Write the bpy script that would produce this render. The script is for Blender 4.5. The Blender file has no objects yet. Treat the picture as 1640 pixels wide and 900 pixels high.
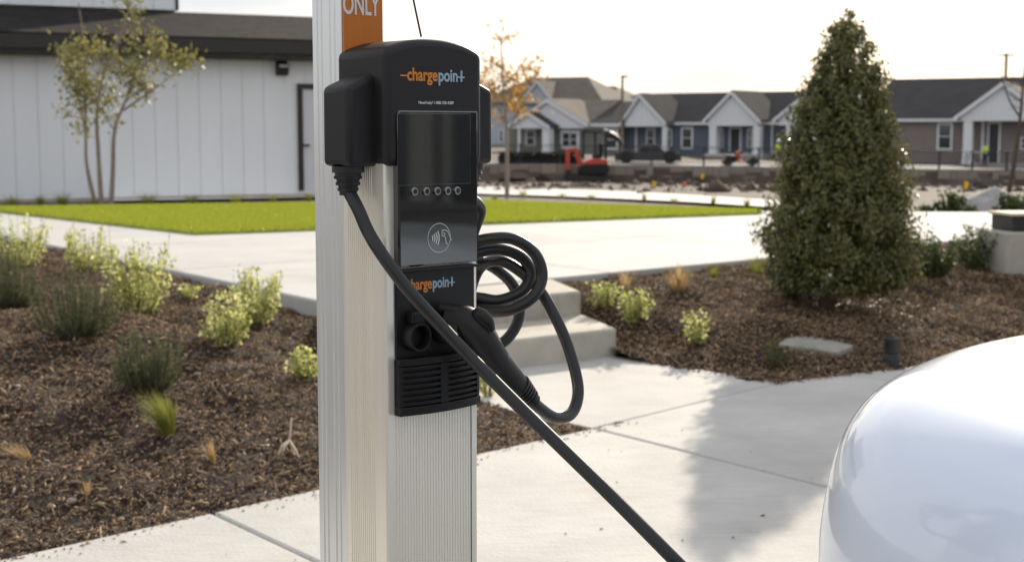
import bpy, bmesh, math, random
import numpy as np
from mathutils import Vector, Matrix

random.seed(7)
RNG = np.random.default_rng(7)
SC = bpy.context.scene
COL = SC.collection
R = math.radians

# ------------------------------------------------------------------ camera
CAM_H, PITCH, FPX = 1.40, R(6.09), 2278.0
cam_data = bpy.data.cameras.new('camera')
cam_data.sensor_width = 36.0
cam_data.lens = FPX / 1640.0 * 36.0
cam_data.clip_start, cam_data.clip_end = 0.05, 3000
cam_data.dof.use_dof = True
cam_data.dof.focus_distance = 2.22
cam_data.dof.aperture_fstop = 8.2
cam = bpy.data.objects.new('camera', cam_data)
cam.location = (0, 0, CAM_H)
cam.rotation_euler = (R(90) - PITCH, 0, 0)
COL.objects.link(cam)
SC.camera = cam

# ------------------------------------------------------------------ light
SUN_AZ, SUN_EL = R(17), R(21)          # azimuth from +Y towards +X
world = bpy.data.worlds.new('World')
SC.world = world
world.use_nodes = True
wn, wl = world.node_tree.nodes, world.node_tree.links
wn.clear()
sky = wn.new('ShaderNodeTexSky')
sky.sky_type = 'NISHITA'
sky.sun_disc = False
sky.sun_elevation, sky.sun_rotation = SUN_EL, SUN_AZ
sky.altitude, sky.air_density, sky.dust_density, sky.ozone_density = 200, 1.0, 2.0, 1.0
# thin bright cloud veil over the whole sky
tc = wn.new('ShaderNodeTexCoord')
mp = wn.new('ShaderNodeMapping'); mp.inputs['Scale'].default_value = (1.0, 1.0, 3.2)
nz = wn.new('ShaderNodeTexNoise'); nz.inputs['Scale'].default_value = 2.6
nz.inputs['Detail'].default_value = 5; nz.inputs['Roughness'].default_value = 0.55
rmp = wn.new('ShaderNodeMapRange')
rmp.inputs['From Min'].default_value, rmp.inputs['From Max'].default_value = 0.36, 0.62
rmp.inputs['To Min'].default_value, rmp.inputs['To Max'].default_value = 0.80, 0.97
mixc = wn.new('ShaderNodeMix'); mixc.data_type = 'RGBA'
cl = wn.new('ShaderNodeMix'); cl.data_type = 'RGBA'        # bright veil with slightly blue-grey bellies
cl.inputs['A'].default_value = (3.4, 3.68, 4.15, 1); cl.inputs['B'].default_value = (4.85, 4.88, 4.95, 1)
nz2 = wn.new('ShaderNodeTexNoise'); nz2.inputs['Scale'].default_value = 3.4; nz2.inputs['Detail'].default_value = 4
rm2 = wn.new('ShaderNodeMapRange'); rm2.inputs['From Min'].default_value, rm2.inputs['From Max'].default_value = 0.34, 0.56
wl.new(nz2.outputs['Fac'], rm2.inputs['Value']); wl.new(rm2.outputs['Result'], cl.inputs['Factor']); wl.new(cl.outputs['Result'], mixc.inputs['B'])
bg = wn.new('ShaderNodeBackground'); bg.inputs['Strength'].default_value = 0.120
wo = wn.new('ShaderNodeOutputWorld')
wl.new(tc.outputs['Generated'], mp.inputs['Vector']); wl.new(mp.outputs['Vector'], nz2.inputs['Vector']); wl.new(mp.outputs['Vector'], nz.inputs['Vector'])
wl.new(nz.outputs['Fac'], rmp.inputs['Value']); wl.new(rmp.outputs['Result'], mixc.inputs['Factor'])
wl.new(sky.outputs['Color'], mixc.inputs['A']); wl.new(mixc.outputs['Result'], bg.inputs['Color'])
wl.new(bg.outputs['Background'], wo.inputs['Surface'])

sun_data = bpy.data.lights.new('sun', 'SUN')
sun_data.energy, sun_data.angle, sun_data.color = 3.8, R(0.6), (1.0, 0.89, 0.73)
sun = bpy.data.objects.new('sun', sun_data)
sdir = Vector((math.sin(SUN_AZ) * math.cos(SUN_EL), math.cos(SUN_AZ) * math.cos(SUN_EL), math.sin(SUN_EL)))
sun.rotation_euler = sdir.to_track_quat('Z', 'Y').to_euler()
sun.location = sdir * 60
COL.objects.link(sun)

SC.view_settings.view_transform = 'Standard'
SC.view_settings.look = 'None'
SC.view_settings.exposure = 0.66
SC.view_settings.gamma = 1.0
SC.view_settings.use_curve_mapping = False
SC.cycles.max_bounces = 8
SC.cycles.transparent_max_bounces = 12

# ------------------------------------------------------------------ pixel to place
def ray(px, py):
    xc, yc = (px - 820) / FPX, (450 - py) / FPX
    return Vector((xc, math.cos(PITCH) + yc * math.sin(PITCH), -math.sin(PITCH) + yc * math.cos(PITCH)))
def G(px, py, z=0.0):                      # where that direction meets the level z
    d = ray(px, py); t = (z - CAM_H) / d.z
    return Vector((d.x * t, d.y * t, z))
def D(px, py, y):                          # where it meets the plane at distance y
    d = ray(px, py); t = y / d.y
    return Vector((d.x * t, y, CAM_H + d.z * t))

# ------------------------------------------------------------------ materials
MATS = {}
def mat(name, col, rough=0.6, metal=0.0, var=0.0, scale=20.0, bump=0.0, bscale=None, coat=0.0, island=None,
        stretch=(1, 1, 1), emit=None, spec=0.5, trans=0.0, detail=6.0, col2=None, coord='Object', rvar=0.0):
    m = bpy.data.materials.new(name); m.use_nodes = True
    nt = m.node_tree; n, l = nt.nodes, nt.links
    b = n['Principled BSDF']
    b.inputs['Base Color'].default_value = (*col, 1)
    b.inputs['Roughness'].default_value = rough
    b.inputs['Metallic'].default_value = metal
    b.inputs['Coat Weight'].default_value = coat
    b.inputs['Coat Roughness'].default_value = 0.06
    b.inputs['Specular IOR Level'].default_value = spec
    src = None
    if var or bump or col2 or rvar:
        t = n.new('ShaderNodeTexCoord'); mpn = n.new('ShaderNodeMapping')
        mpn.inputs['Scale'].default_value = stretch
        l.new(t.outputs[coord], mpn.inputs['Vector'])
    if var or col2 or rvar:
        z = n.new('ShaderNodeTexNoise'); z.inputs['Scale'].default_value = scale; z.inputs['Detail'].default_value = detail
        z.inputs['Roughness'].default_value = 0.62
        l.new(mpn.outputs['Vector'], z.inputs['Vector'])
        rm = n.new('ShaderNodeMapRange')
        rm.inputs['From Min'].default_value, rm.inputs['From Max'].default_value = 0.3, 0.7
        l.new(z.outputs['Fac'], rm.inputs['Value'])
        mx = n.new('ShaderNodeMix'); mx.data_type = 'RGBA'
        c2 = col2 if col2 else tuple(min(1, c * (1 + var)) for c in col)
        c1 = col if col2 else tuple(c * (1 - var) for c in col)
        mx.inputs['A'].default_value = (*c1, 1); mx.inputs['B'].default_value = (*c2, 1)
        l.new(rm.outputs['Result'], mx.inputs['Factor'])
        src = mx.outputs['Result']
        if rvar:
            rr = n.new('ShaderNodeMapRange')
            rr.inputs['To Min'].default_value, rr.inputs['To Max'].default_value = max(0, rough - rvar), rough + rvar
            l.new(z.outputs['Fac'], rr.inputs['Value']); l.new(rr.outputs['Result'], b.inputs['Roughness'])
    if island:
        g = n.new('ShaderNodeNewGeometry'); cr = n.new('ShaderNodeValToRGB')
        el = cr.color_ramp.elements
        for k, c in enumerate(island):
            p = k / (len(island) - 1)
            e = el[0] if k == 0 else (el[1] if k == len(island) - 1 else el.new(p))
            e.position = p; e.color = (*c, 1)
        l.new(g.outputs['Random Per Island'], cr.inputs['Fac']); src = cr.outputs['Color']
    if src: l.new(src, b.inputs['Base Color'])
    if bump:
        z2 = n.new('ShaderNodeTexNoise'); z2.inputs['Scale'].default_value = bscale or scale * 4
        z2.inputs['Detail'].default_value = 6
        l.new(mpn.outputs['Vector'], z2.inputs['Vector'])
        bp = n.new('ShaderNodeBump'); bp.inputs['Strength'].default_value = bump; bp.inputs['Distance'].default_value = 0.01
        l.new(z2.outputs['Fac'], bp.inputs['Height']); l.new(bp.outputs['Normal'], b.inputs['Normal'])
    if trans:                                # leaves: light passes through the blade
        tl = n.new('ShaderNodeBsdfTranslucent'); ms = n.new('ShaderNodeMixShader')
        ms.inputs['Fac'].default_value = trans
        if src: l.new(src, tl.inputs['Color'])
        else: tl.inputs['Color'].default_value = (*col, 1)
        l.new(b.outputs['BSDF'], ms.inputs[1]); l.new(tl.outputs['BSDF'], ms.inputs[2])
        l.new(ms.outputs['Shader'], n['Material Output'].inputs['Surface'])
    if emit:
        b.inputs['Emission Color'].default_value = (*col, 1); b.inputs['Emission Strength'].default_value = emit
    MATS[name] = m
    return m

M = {}
M['concrete'] = mat('concrete', (.50, .487, .468), .85, var=.09, scale=1.6, bump=.25, bscale=90)
M['walk'] = mat('broom_concrete', (.515, .495, .468), .88, var=.17, scale=1.3, bump=.35, bscale=60, detail=9)
M['step'] = mat('step_concrete', (.47, .44, .38), .88, var=.14, scale=3, bump=.3, bscale=70)
M['farwalk'] = mat('far_concrete', (.58, .54, .50), .85, var=.06, scale=1.0)
M['asphalt'] = mat('asphalt', (.055, .055, .058), .9, var=.25, scale=6, bump=.4, bscale=150)
M['dirt'] = mat('dirt', (.075, .054, .041), .95, var=.5, scale=.35, bump=.8, bscale=5, coord='Object')
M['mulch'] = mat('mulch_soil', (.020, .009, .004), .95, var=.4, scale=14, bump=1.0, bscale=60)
M['chips'] = mat('bark_chips', (.1, .06, .04), .9, spec=.15, island=[(.020, .008, .0035), (.046, .020, .009), (.088, .041, .020), (.030, .013, .006), (.14, .072, .037), (.064, .029, .014), (.42, .29, .18)])
M['lawn'] = mat('lawn_soil', (.26, .30, .03), .9, var=.25, scale=3)
M['grass'] = mat('grass_blades', (.2, .3, .03), .7, island=[(.31, .35, .040), (.385, .42, .055), (.46, .48, .08), (.345, .38, .045)], trans=.5, spec=.2)
M['alu'] = mat('anodised_aluminium', (.90, .85, .74), .30, metal=.45, var=.03, scale=3, stretch=(30, 30, .4), rvar=.05)
M['alu_plain'] = mat('pole_aluminium', (.80, .80, .785), .28, metal=.55, var=.03, scale=3, stretch=(30, 30, .4))
M['black'] = mat('black_plastic', (.0145, .0135, .0142), .50, spec=.35, bump=.05, bscale=900, var=.1, scale=30, rvar=.06)
M['black_low'] = mat('black_panel_plastic', (.0095, .0084, .0080), .45, spec=.35, bump=.04, bscale=900)
M['rubber'] = mat('cable_rubber', (.0125, .0118, .013), .42, var=.15, scale=40, bump=.04, bscale=300, rvar=.08)
M['hole'] = mat('socket_dark', (.004, .004, .004), .6)
M['glass_black'] = mat('display_glass', (.004, .004, .005), .03, coat=.6)
M['screen'] = mat('screen_glass', (.010, .0105, .012), .035, coat=.6)
for q_ in ('glass_black', 'screen'): M[q_].node_tree.nodes['Principled BSDF'].inputs['IOR'].default_value = 2.0
M['chrome'] = mat('button_metal', (.34, .34, .35), .28, metal=1.0)
M['print_white'] = mat('print_white', (.72, .72, .72), .6)
M['print_grey'] = mat('print_grey', (.33, .33, .34), .6)
M['print_orange'] = mat('print_orange', (.62, .21, .03), .6)
M['print_blue'] = mat('print_blue', (.30, .42, .50), .6)
M['sign_orange'] = mat('sign_orange', (.58, .165, .012), .35, var=.06, scale=8, stretch=(20, 20, .6))
M['siding'] = mat('white_siding', (.87, .885, .90), .6, var=.03, scale=1.5, bump=.1, bscale=20, stretch=(1, 1, .15))
M['white_trim'] = mat('white_trim', (.78, .79, .80), .55)
M['fascia'] = mat('dark_fascia', (.028, .022, .019), .5)
M['shingle'] = mat('dark_shingles', (.030, .026, .025), .95, spec=.15, var=.6, scale=5, bump=.5, bscale=30, stretch=(1, 1, 2))
M['far_shingle'] = mat('grey_shingles', (.046, .041, .041), .95, var=.2, scale=.9)
M['tan_shingle'] = mat('taupe_shingles', (.15, .125, .105), .95, var=.2, scale=.9)
M['blue_wall'] = mat('hazed_blue_siding', (.115, .135, .175), .7, var=.06, scale=1)  # lightened to carry distance haze
M['green_wall'] = mat('hazed_green_siding', (.18, .185, .155), .7, var=.06, scale=1)  # haze mixed into this green as extra lightness
M['brown_wall'] = mat('hazed_taupe_siding', (.235, .195, .175), .7, var=.06, scale=1)  # raised tone holds the haze over the far cottages
M['pale_wall'] = mat('pale_blue_siding', (.42, .46, .50), .7, var=.05, scale=1)
M['tan_wall'] = mat('tan_siding', (.86, .80, .66), .7, var=.05, scale=1)  # brightened past its shaded tone to show in the display's reflection
M['pane'] = mat('window_glass', (.025, .03, .035), .05, spec=.8, coat=.5)
M['door_dark'] = mat('dark_door', (.03, .03, .033), .4)
M['door_white'] = mat('white_door', (.70, .71, .73), .5)
M['iron'] = mat('black_iron', (.02, .02, .022), .5)
M['bark'] = mat('young_bark', (.30, .245, .20), .9, var=.35, scale=30, bump=.5, bscale=60)
M['bark_dark'] = mat('dark_bark', (.09, .065, .05), .9, var=.35, scale=30, bump=.6, bscale=60)
M['leaf_oak'] = mat('tree_leaves', (.1, .14, .04), .5, island=[(.15, .17, .05), (.23, .25, .08), (.33, .33, .12), (.12, .14, .04), (.38, .33, .11)], trans=.45)
M['leaf_holly'] = mat('evergreen_leaves', (.04, .06, .02), .32, island=[(.062, .072, .022), (.098, .108, .033), (.15, .156, .050), (.074, .078, .027), (.25, .24, .08)], trans=.38)
M['leaf_salvia'] = mat('salvia_leaves', (.2, .28, .05), .6, island=[(.34, .41, .055), (.48, .53, .11), (.66, .66, .25), (.25, .31, .04), (.78, .74, .42)], trans=.68, spec=.3)  # backlit glow put into the paler yellow tones
M['leaf_rosemary'] = mat('rosemary_needles', (.1, .12, .08), .7, island=[(.15, .165, .085), (.21, .225, .12), (.30, .31, .19), (.11, .12, .06)], trans=.45, spec=.3)
M['leaf_shrub'] = mat('shrub_leaves', (.1, .13, .04), .55, island=[(.08, .11, .03), (.14, .17, .05), (.20, .22, .07), (.06, .08, .025)], trans=.45)
M['leaf_autumn'] = mat('autumn_leaves', (.4, .2, .04), .6, island=[(.42, .22, .04), (.50, .30, .06), (.32, .15, .03), (.26, .22, .06), (.55, .36, .10)], trans=.5)
M['straw'] = mat('straw_blades', (.5, .35, .15), .7, island=[(.46, .30, .11), (.58, .42, .19), (.36, .21, .08), (.62, .47, .26)], trans=.45, spec=.3)
M['tuft'] = mat('green_grass_blades', (.2, .25, .06), .7, island=[(.28, .29, .06), (.38, .38, .10), (.48, .45, .17), (.21, .22, .05)], trans=.5, spec=.3)
M['flower'] = mat('red_petals', (.55, .05, .06), .6, trans=.5)
M['fleck_pebble'] = mat('pale_sun_fleck_and_pebble', (.6, .5, .35), .6, island=[(.50, .42, .28), (.62, .55, .40), (.36, .27, .17)], trans=.3)  # pale tones painted as sun flecks; also colours some pebbles
M['stem'] = mat('plant_stems', (.14, .13, .06), .8)
M['twig'] = mat('pale_twig', (.72, .60, .45), .8)
M['stone'] = mat('limestone', (.30, .25, .21), .95, var=.35, scale=1.6, bump=.6, bscale=4)
M['gravel'] = mat('gravel', (.33, .31, .30), .95, var=.3, scale=6, bump=1.0, bscale=14)
M['lid'] = mat('weathered_lid', (.30, .285, .24), .85, var=.25, scale=14, bump=.4)
M['paint'] = mat('sky_tinted_white_paint', (.70, .77, .90), .32, coat=1.0, spec=.5)  # white shifted blue to carry the sky's reflection
M['paint_dark'] = mat('dark_car_paint', (.03, .032, .038), .3, coat=1.0)
M['tyre'] = mat('tyre_rubber', (.02, .02, .02), .8)
M['rim'] = mat('alloy', (.55, .55, .56), .3, metal=.9)
M['red_paint'] = mat('red_machine_paint', (.52, .065, .035), .45)
M['track'] = mat('rubber_track', (.035, .03, .028), .9)
M['hivis'] = mat('hi_vis_vest', (.50, .75, .04), .7)
M['skin'] = mat('skin', (.45, .28, .2), .6)
M['jeans'] = mat('dark_trousers', (.03, .035, .05), .8)
M['flag_yellow'] = mat('yellow_flag', (.78, .58, .03), .6, trans=.4)
M['flag_pink'] = mat('pink_flag', (.70, .28, .26), .6, trans=.4)
M['wood'] = mat('pole_wood', (.20, .15, .11), .9, var=.2, scale=3)
M['hedge_leaf'] = mat('hedge_leaves', (.02, .022, .014), .8, island=[(.018, .02, .012), (.03, .034, .02), (.012, .014, .009)])
def tinted_glass(name, tint, fac=1.0):
    m = bpy.data.materials.new(name); m.use_nodes = True; n, l = m.node_tree.nodes, m.node_tree.links
    n.remove(n['Principled BSDF']); t = n.new('ShaderNodeBsdfTransparent'); t.inputs['Color'].default_value = (*tint, 1)
    g = n.new('ShaderNodeBsdfGlossy'); g.inputs['Roughness'].default_value = .02; lw = n.new('ShaderNodeLayerWeight'); lw.inputs['Blend'].default_value = .5; pw = n.new('ShaderNodeMath'); pw.operation = 'POWER'; pw.inputs[1].default_value = 4.5; l.new(lw.outputs['Facing'], pw.inputs[0]); f = n.new('ShaderNodeMath'); f.operation = 'MULTIPLY_ADD'; f.inputs[1].default_value = .7; f.inputs[2].default_value = .05; l.new(pw.outputs[0], f.inputs[0])
    x = n.new('ShaderNodeMixShader'); l.new(f.outputs[0], x.inputs['Fac']); l.new(t.outputs['BSDF'], x.inputs[1]); l.new(g.outputs['BSDF'], x.inputs[2])
    l.new(x.outputs['Shader'], n['Material Output'].inputs['Surface']); return m
M['car_glass'] = tinted_glass('car_glass', (.90, .93, .92))
M['seat_cloth'] = mat('seat_cloth', (.035, .034, .036), .8)
M['lens'] = mat('lamp_lens', (.55, .55, .55), .3)

def stain(m, col, scale, lo, hi, fac, stretch=(1, 1, 1)):
    """irregular stains and fine brushed streaks laid over a material's own colour"""
    n, l = m.node_tree.nodes, m.node_tree.links; b = n['Principled BSDF']; src = b.inputs['Base Color'].links[0].from_socket
    t = n.new('ShaderNodeTexCoord'); mp_ = n.new('ShaderNodeMapping'); mp_.inputs['Scale'].default_value = stretch; mp_.inputs['Rotation'].default_value = (0, 0, R(-44))
    z = n.new('ShaderNodeTexNoise'); z.inputs['Scale'].default_value = scale; z.inputs['Detail'].default_value = 8; z.inputs['Roughness'].default_value = .7
    r = n.new('ShaderNodeMapRange'); r.inputs['From Min'].default_value, r.inputs['From Max'].default_value = lo, hi; r.inputs['To Max'].default_value = fac
    x = n.new('ShaderNodeMix'); x.data_type = 'RGBA'; x.inputs['B'].default_value = (*col, 1)
    l.new(t.outputs['Object'], mp_.inputs['Vector']); l.new(mp_.outputs['Vector'], z.inputs['Vector']); l.new(z.outputs['Fac'], r.inputs['Value']); l.new(r.outputs['Result'], x.inputs['Factor'])
    l.new(src, x.inputs['A']); l.new(x.outputs['Result'], b.inputs['Base Color'])
stain(M['walk'], (.30, .19, .10), .9, .60, .80, .55)
stain(M['walk'], (.27, .25, .23), 5, .50, .70, .45, (1, 16, 1))
stain(M['walk'], (.12, .11, .10), 38, .66, .74, .7)
stain(M['concrete'], (.30, .27, .24), .55, .52, .75, .45)
stain(M['concrete'], (.33, .31, .29), 4, .55, .75, .35, (1, 10, 1))
stain(M['step'], (.24, .19, .13), 2.5, .50, .75, .6)
stain(M['dirt'], (.17, .135, .11), .22, .50, .66, .6)
# ------------------------------------------------------------------ mesh builder
class MB:
    def __init__(s): s.v, s.f = [], []
    def add(s, vs, fs):
        o = len(s.v); s.v += [tuple(q) for q in vs]; s.f += [tuple(i + o for i in f) for f in fs]; return s
    def box(s, x0, x1, y0, y1, z0, z1, mx=None):
        vs = [Vector(p) for p in ((x0, y0, z0), (x1, y0, z0), (x1, y1, z0), (x0, y1, z0), (x0, y0, z1), (x1, y0, z1), (x1, y1, z1), (x0, y1, z1))]
        if mx is not None: vs = [mx @ p for p in vs]
        return s.add(vs, [(0, 3, 2, 1), (4, 5, 6, 7), (0, 1, 5, 4), (1, 2, 6, 5), (2, 3, 7, 6), (3, 0, 4, 7)])
    def prism(s, poly, h0, h1, axis='z', mx=None):       # poly: 2-D points; axis 'z' (x,y), 'y' (x,z), 'x' (y,z)
        def mk(p, h):
            q = {'z': (p[0], p[1], h), 'y': (p[0], h, p[1]), 'x': (h, p[0], p[1])}[axis]
            return mx @ Vector(q) if mx is not None else Vector(q)
        n = len(poly)
        a = [mk(p, h0) for p in poly]; b = [mk(p, h1) for p in poly]
        return s.add(a + b, [tuple(range(n))[::-1], tuple(range(n, 2 * n))] + [(i, (i + 1) % n, n + (i + 1) % n, n + i) for i in range(n)])
    def tube(s, pts, r, n=12, caps=True, flat=None):
        pts = [Vector(p) for p in pts]; k = len(pts)
        rr = list(r) if hasattr(r, '__len__') else [r] * k
        tang = [(pts[min(i + 1, k - 1)] - pts[max(i - 1, 0)]).normalized() for i in range(k)]
        up = Vector((0, 0, 1)) if abs(tang[0].z) < .9 else Vector((1, 0, 0))
        nx = tang[0].cross(up).normalized(); vs = []
        for i in range(k):
            nx = (nx - tang[i] * nx.dot(tang[i])).normalized(); ny = tang[i].cross(nx)
            for j in range(n):
                a = 2 * math.pi * j / n
                vs.append(pts[i] + (nx * math.cos(a) + ny * math.sin(a) * (flat or 1)) * rr[i])
        fs = [(i * n + j, i * n + (j + 1) % n, (i + 1) * n + (j + 1) % n, (i + 1) * n + j) for i in range(k - 1) for j in range(n)]
        if caps: fs += [tuple(range(n))[::-1], tuple(range((k - 1) * n, k * n))]
        return s.add(vs, fs)
    def build(s, name, m, parent=None, smooth=None, bevel=0.0, seg=2, sub=0):
        me = bpy.data.meshes.new(name)
        me.from_pydata(s.v, [], s.f); me.update()
        bm = bmesh.new(); bm.from_mesh(me); bmesh.ops.recalc_face_normals(bm, faces=bm.faces); bm.to_mesh(me); bm.free()
        if isinstance(m, str): m = M[m]
        me.materials.append(m)
        o = bpy.data.objects.new(name, me); COL.objects.link(o)
        if parent is not None: o.parent = parent
        if smooth is not None:
            me.polygons.foreach_set('use_smooth', [True] * len(me.polygons))
            me.set_sharp_from_angle(angle=R(smooth))
        if bevel:
            b = o.modifiers.new('bevel', 'BEVEL'); b.width = bevel; b.segments = seg; b.limit_method = 'ANGLE'; b.angle_limit = R(35)
            b.harden_normals = False
        if sub:
            q = o.modifiers.new('sub', 'SUBSURF'); q.levels = q.render_levels = sub
        return o

def spline(pts, n=10):
    pts = [Vector(p) for p in pts]; out = []
    P = [pts[0] * 2 - pts[1]] + pts + [pts[-1] * 2 - pts[-2]]
    for i in range(1, len(P) - 2):
        for k in range(n):
            t = k / n; a, b, c, d = P[i - 1], P[i], P[i + 1], P[i + 2]
            out.append(.5 * ((2 * b) + (c - a) * t + (2 * a - 5 * b + 4 * c - d) * t * t + (3 * b - a - 3 * c + d) * t ** 3))
    out.append(pts[-1]); return out

def np_mesh(name, verts, faces, m, parent=None, smooth=False):
    """faces: (n,k) array of equal-sized faces"""
    me = bpy.data.meshes.new(name)
    verts = np.asarray(verts, np.float32); faces = np.asarray(faces, np.int32); k = faces.shape[1]
    me.vertices.add(len(verts)); me.vertices.foreach_set('co', verts.ravel())
    me.loops.add(faces.size); me.loops.foreach_set('vertex_index', faces.ravel())
    me.polygons.add(len(faces)); me.polygons.foreach_set('loop_start', np.arange(0, faces.size, k, dtype=np.int32))
    me.update(calc_edges=True); me.validate()
    me.materials.append(M[m] if isinstance(m, str) else m)
    if smooth: me.polygons.foreach_set('use_smooth', [True] * len(me.polygons))
    o = bpy.data.objects.new(name, me); COL.objects.link(o)
    if parent is not None: o.parent = parent
    return o

def empty(name, loc=(0, 0, 0), rz=0.0, label=None, cat=None, group=None):
    o = bpy.data.objects.new(name, None); COL.objects.link(o)
    o.location = loc; o.rotation_euler = (0, 0, rz); o.empty_display_size = .2
    if label: tag(o, label, cat, group)
    return o
def tag(o, label, cat, group=None):
    o['label'] = label; o['category'] = cat
    if group: o['group'] = group
    return o
def kind(o, k): o['kind'] = k; return o
def copy_tree(o, parent=None):
    c = o.copy(); COL.objects.link(c); c.parent = parent
    for ch in list(o.children): copy_tree(ch, c)
    return c
def text_mesh(name, s, m, size, parent, mx, sx=1.0, offset=0.0, align='LEFT', spacing=1.0):
    cu = bpy.data.curves.new(name, 'FONT'); cu.body = s; cu.size = size; cu.align_x = align; cu.align_y = 'BOTTOM_BASELINE'
    cu.extrude = .0003; cu.offset = offset; cu.resolution_u = 4; cu.space_character = spacing
    t = bpy.data.objects.new(name + '_t', cu); COL.objects.link(t)
    dg = bpy.context.evaluated_depsgraph_get(); dg.update()
    me = bpy.data.meshes.new_from_object(t.evaluated_get(dg))
    bpy.data.objects.remove(t); me.name = name
    me.transform(Matrix.Diagonal((sx, 1, 1, 1))); w = max(v.co.x for v in me.vertices)
    me.materials.clear(); me.materials.append(M[m])
    o = bpy.data.objects.new(name, me); COL.objects.link(o); o.parent = parent; o.matrix_local = mx
    return o, w

def leaf_quads(P, N, L, W, droop=.15, rng=RNG):
    """pointed folded leaf (two triangles as one kite quad each) at points P, facing N, length L, width W"""
    n = len(P); P = np.asarray(P, float); N = np.asarray(N, float)
    A = rng.normal(size=(n, 3)); A -= N * np.sum(A * N, 1, keepdims=True); A /= np.linalg.norm(A, axis=1, keepdims=True) + 1e-9
    B = np.cross(N, A); L = np.broadcast_to(L, (n,))[:, None]; W = np.broadcast_to(W, (n,))[:, None]
    tip = P + A * L - N * L * droop; c1 = P + A * L * .45 + B * W * .5 + N * W * .15; c2 = P + A * L * .45 - B * W * .5 + N * W * .15
    V = np.stack([P, c1, tip, c2], 1).reshape(-1, 3)
    return V, np.arange(4 * n).reshape(-1, 4)
def unit(n, rng=RNG):
    v = rng.normal(size=(n, 3)); return v / np.linalg.norm(v, axis=1, keepdims=True)

# ================================================================== SETTING
ZP = 0.339                                   # plaza level
O = G(950, 685); C1 = G(1250, 612); E0 = G(0, 895)
S_DIR = (C1 - O).normalized(); S_DIR.z = 0
S_L = (O - E0).normalized()
T_DIR = (G(1310, 775) - O).normalized()      # towards the car park
WL_DIR = (G(765, 645) - O).normalized()      # left edge of the landing, towards the steps
E2_DIR = (G(1430, 590) - C1).normalized()
SB_R = G(992, 571); SB_DIR = (G(841, 589) - G(990, 570)).normalized()   # foot of the first riser, leftwards
def isect(p, d, q, e):
    m = d.x * e.y - d.y * e.x; w = q - p
    return p + d * ((w.x * e.y - w.y * e.x) / m)
SB_L = isect(O, WL_DIR, SB_R, SB_DIR)
PA = G(505, 480, ZP); PB = G(890, 441, ZP)
PL_DIR = (G(80, 392, ZP) - PA).normalized(); PF_DIR = (G(1480, 388, ZP) - PB).normalized()
PR = PB + PF_DIR * 10.2
PLF = PA + PL_DIR * 11.5

def seg_dist(x, y, p, d):                    # signed distance left of the line p + t d
    return (-(d.y) * (x - p.x) + d.x * (y - p.y))
def sm(t): t = np.clip(t, 0, 1); return t * t * (3 - 2 * t)
def wob(x, y): return .012 * np.sin(3.1 * x + 1.7 * y) + .010 * np.sin(5.3 * y - 2.2 * x + 1) + .006 * np.sin(11 * x + 7 * y) + .017 * np.sin(8.3 * x + 4.1 * y + 2 * np.sin(1.7 * y)) * np.sin(7.1 * y - 3.2 * x + 2 * np.sin(2.3 * x))
def bed_left(x, y):
    dE = seg_dist(x, y, O, S_L); dW = seg_dist(x, y, O, WL_DIR)
    tl = (x - O.x) * WL_DIR.x + (y - O.y) * WL_DIR.y; fac = np.maximum(sm(dW / .9), sm((tl - 1.6) / 1.0) * .75)
    fac = np.maximum(fac, sm((tl - 2.6) / 1.2))
    return np.clip(.115 * dE, 0, .305) * (.30 + .70 * fac) + wob(x, y) * sm(dE / .3) - .012
def bed_right(x, y):
    dE = seg_dist(x, y, C1, E2_DIR); dW = -seg_dist(x, y, C1, (SB_R - C1).normalized())
    return np.clip(.13 * dE, 0, .30) * (.3 + .7 * sm(dW / .6)) + wob(x, y) * sm(dE / .3) - .012
def far_z(x, y):
    y = np.asarray(y, float); x = np.asarray(x, float)
    a = np.interp(y, [-50, 3, 5, 8, 16.5, 21, 37, 66, 80.9, 81.0, 140, 300], [-.25, -.25, -.22, -.2, -.1, .22, -.23, -1.1, -1.72, -.62, -.5, -1.0])
    side = np.clip((x - 2) / 26, 0, 1) * .4
    return a - side * sm((y - 40) / 40)
def GB(px, py, right=False, f=None):
    h = f or (bed_right if right else bed_left); d = ray(px, py); t = 3.0
    while t < 30:
        p = Vector((0, 0, CAM_H)) + d * t
        if p.z <= float(h(p.x, p.y)): break
        t += .01
    return Vector((p.x, p.y, float(h(p.x, p.y))))
def GF(px, py):
    lo, hi = 3.0, 400.0; d = ray(px, py)
    for _ in range(60):
        mid = (lo + hi) / 2; t = mid / d.y
        if CAM_H + d.z * t > float(far_z(d.x * t, mid)): lo = mid
        else: hi = mid
    t = lo / d.y; return Vector((d.x * t, lo, float(far_z(d.x * t, lo))))

# ---- ground sheet to the horizon
xs = np.concatenate([[-1500, -500, -150, -70], np.arange(-40, 61, 2.0), [90, 150, 500, 1500]])
ys = np.concatenate([[-300, -60, -12, 0, 3], np.arange(5, 30, 1.0), np.arange(30, 80, 2.0), [80.9, 81.0, 84, 90, 100, 120, 140, 170, 220, 300, 600, 1400, 2600]])
X, Y = np.meshgrid(xs, ys); Z = far_z(X, Y) - .02
Z += np.where((Y > 38) & (Y < 80), .05 * np.sin(X * 1.3 + Y * .7) + .06 * np.sin(.6 * X - .9 * Y), 0)
idx = np.arange(X.size).reshape(X.shape)
quad = np.stack([idx[:-1, :-1], idx[:-1, 1:], idx[1:, 1:], idx[1:, :-1]], -1).reshape(-1, 4)
kind(np_mesh('ground', np.stack([X, Y, Z], -1).reshape(-1, 3), quad, 'dirt', smooth=False), 'structure')

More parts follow.
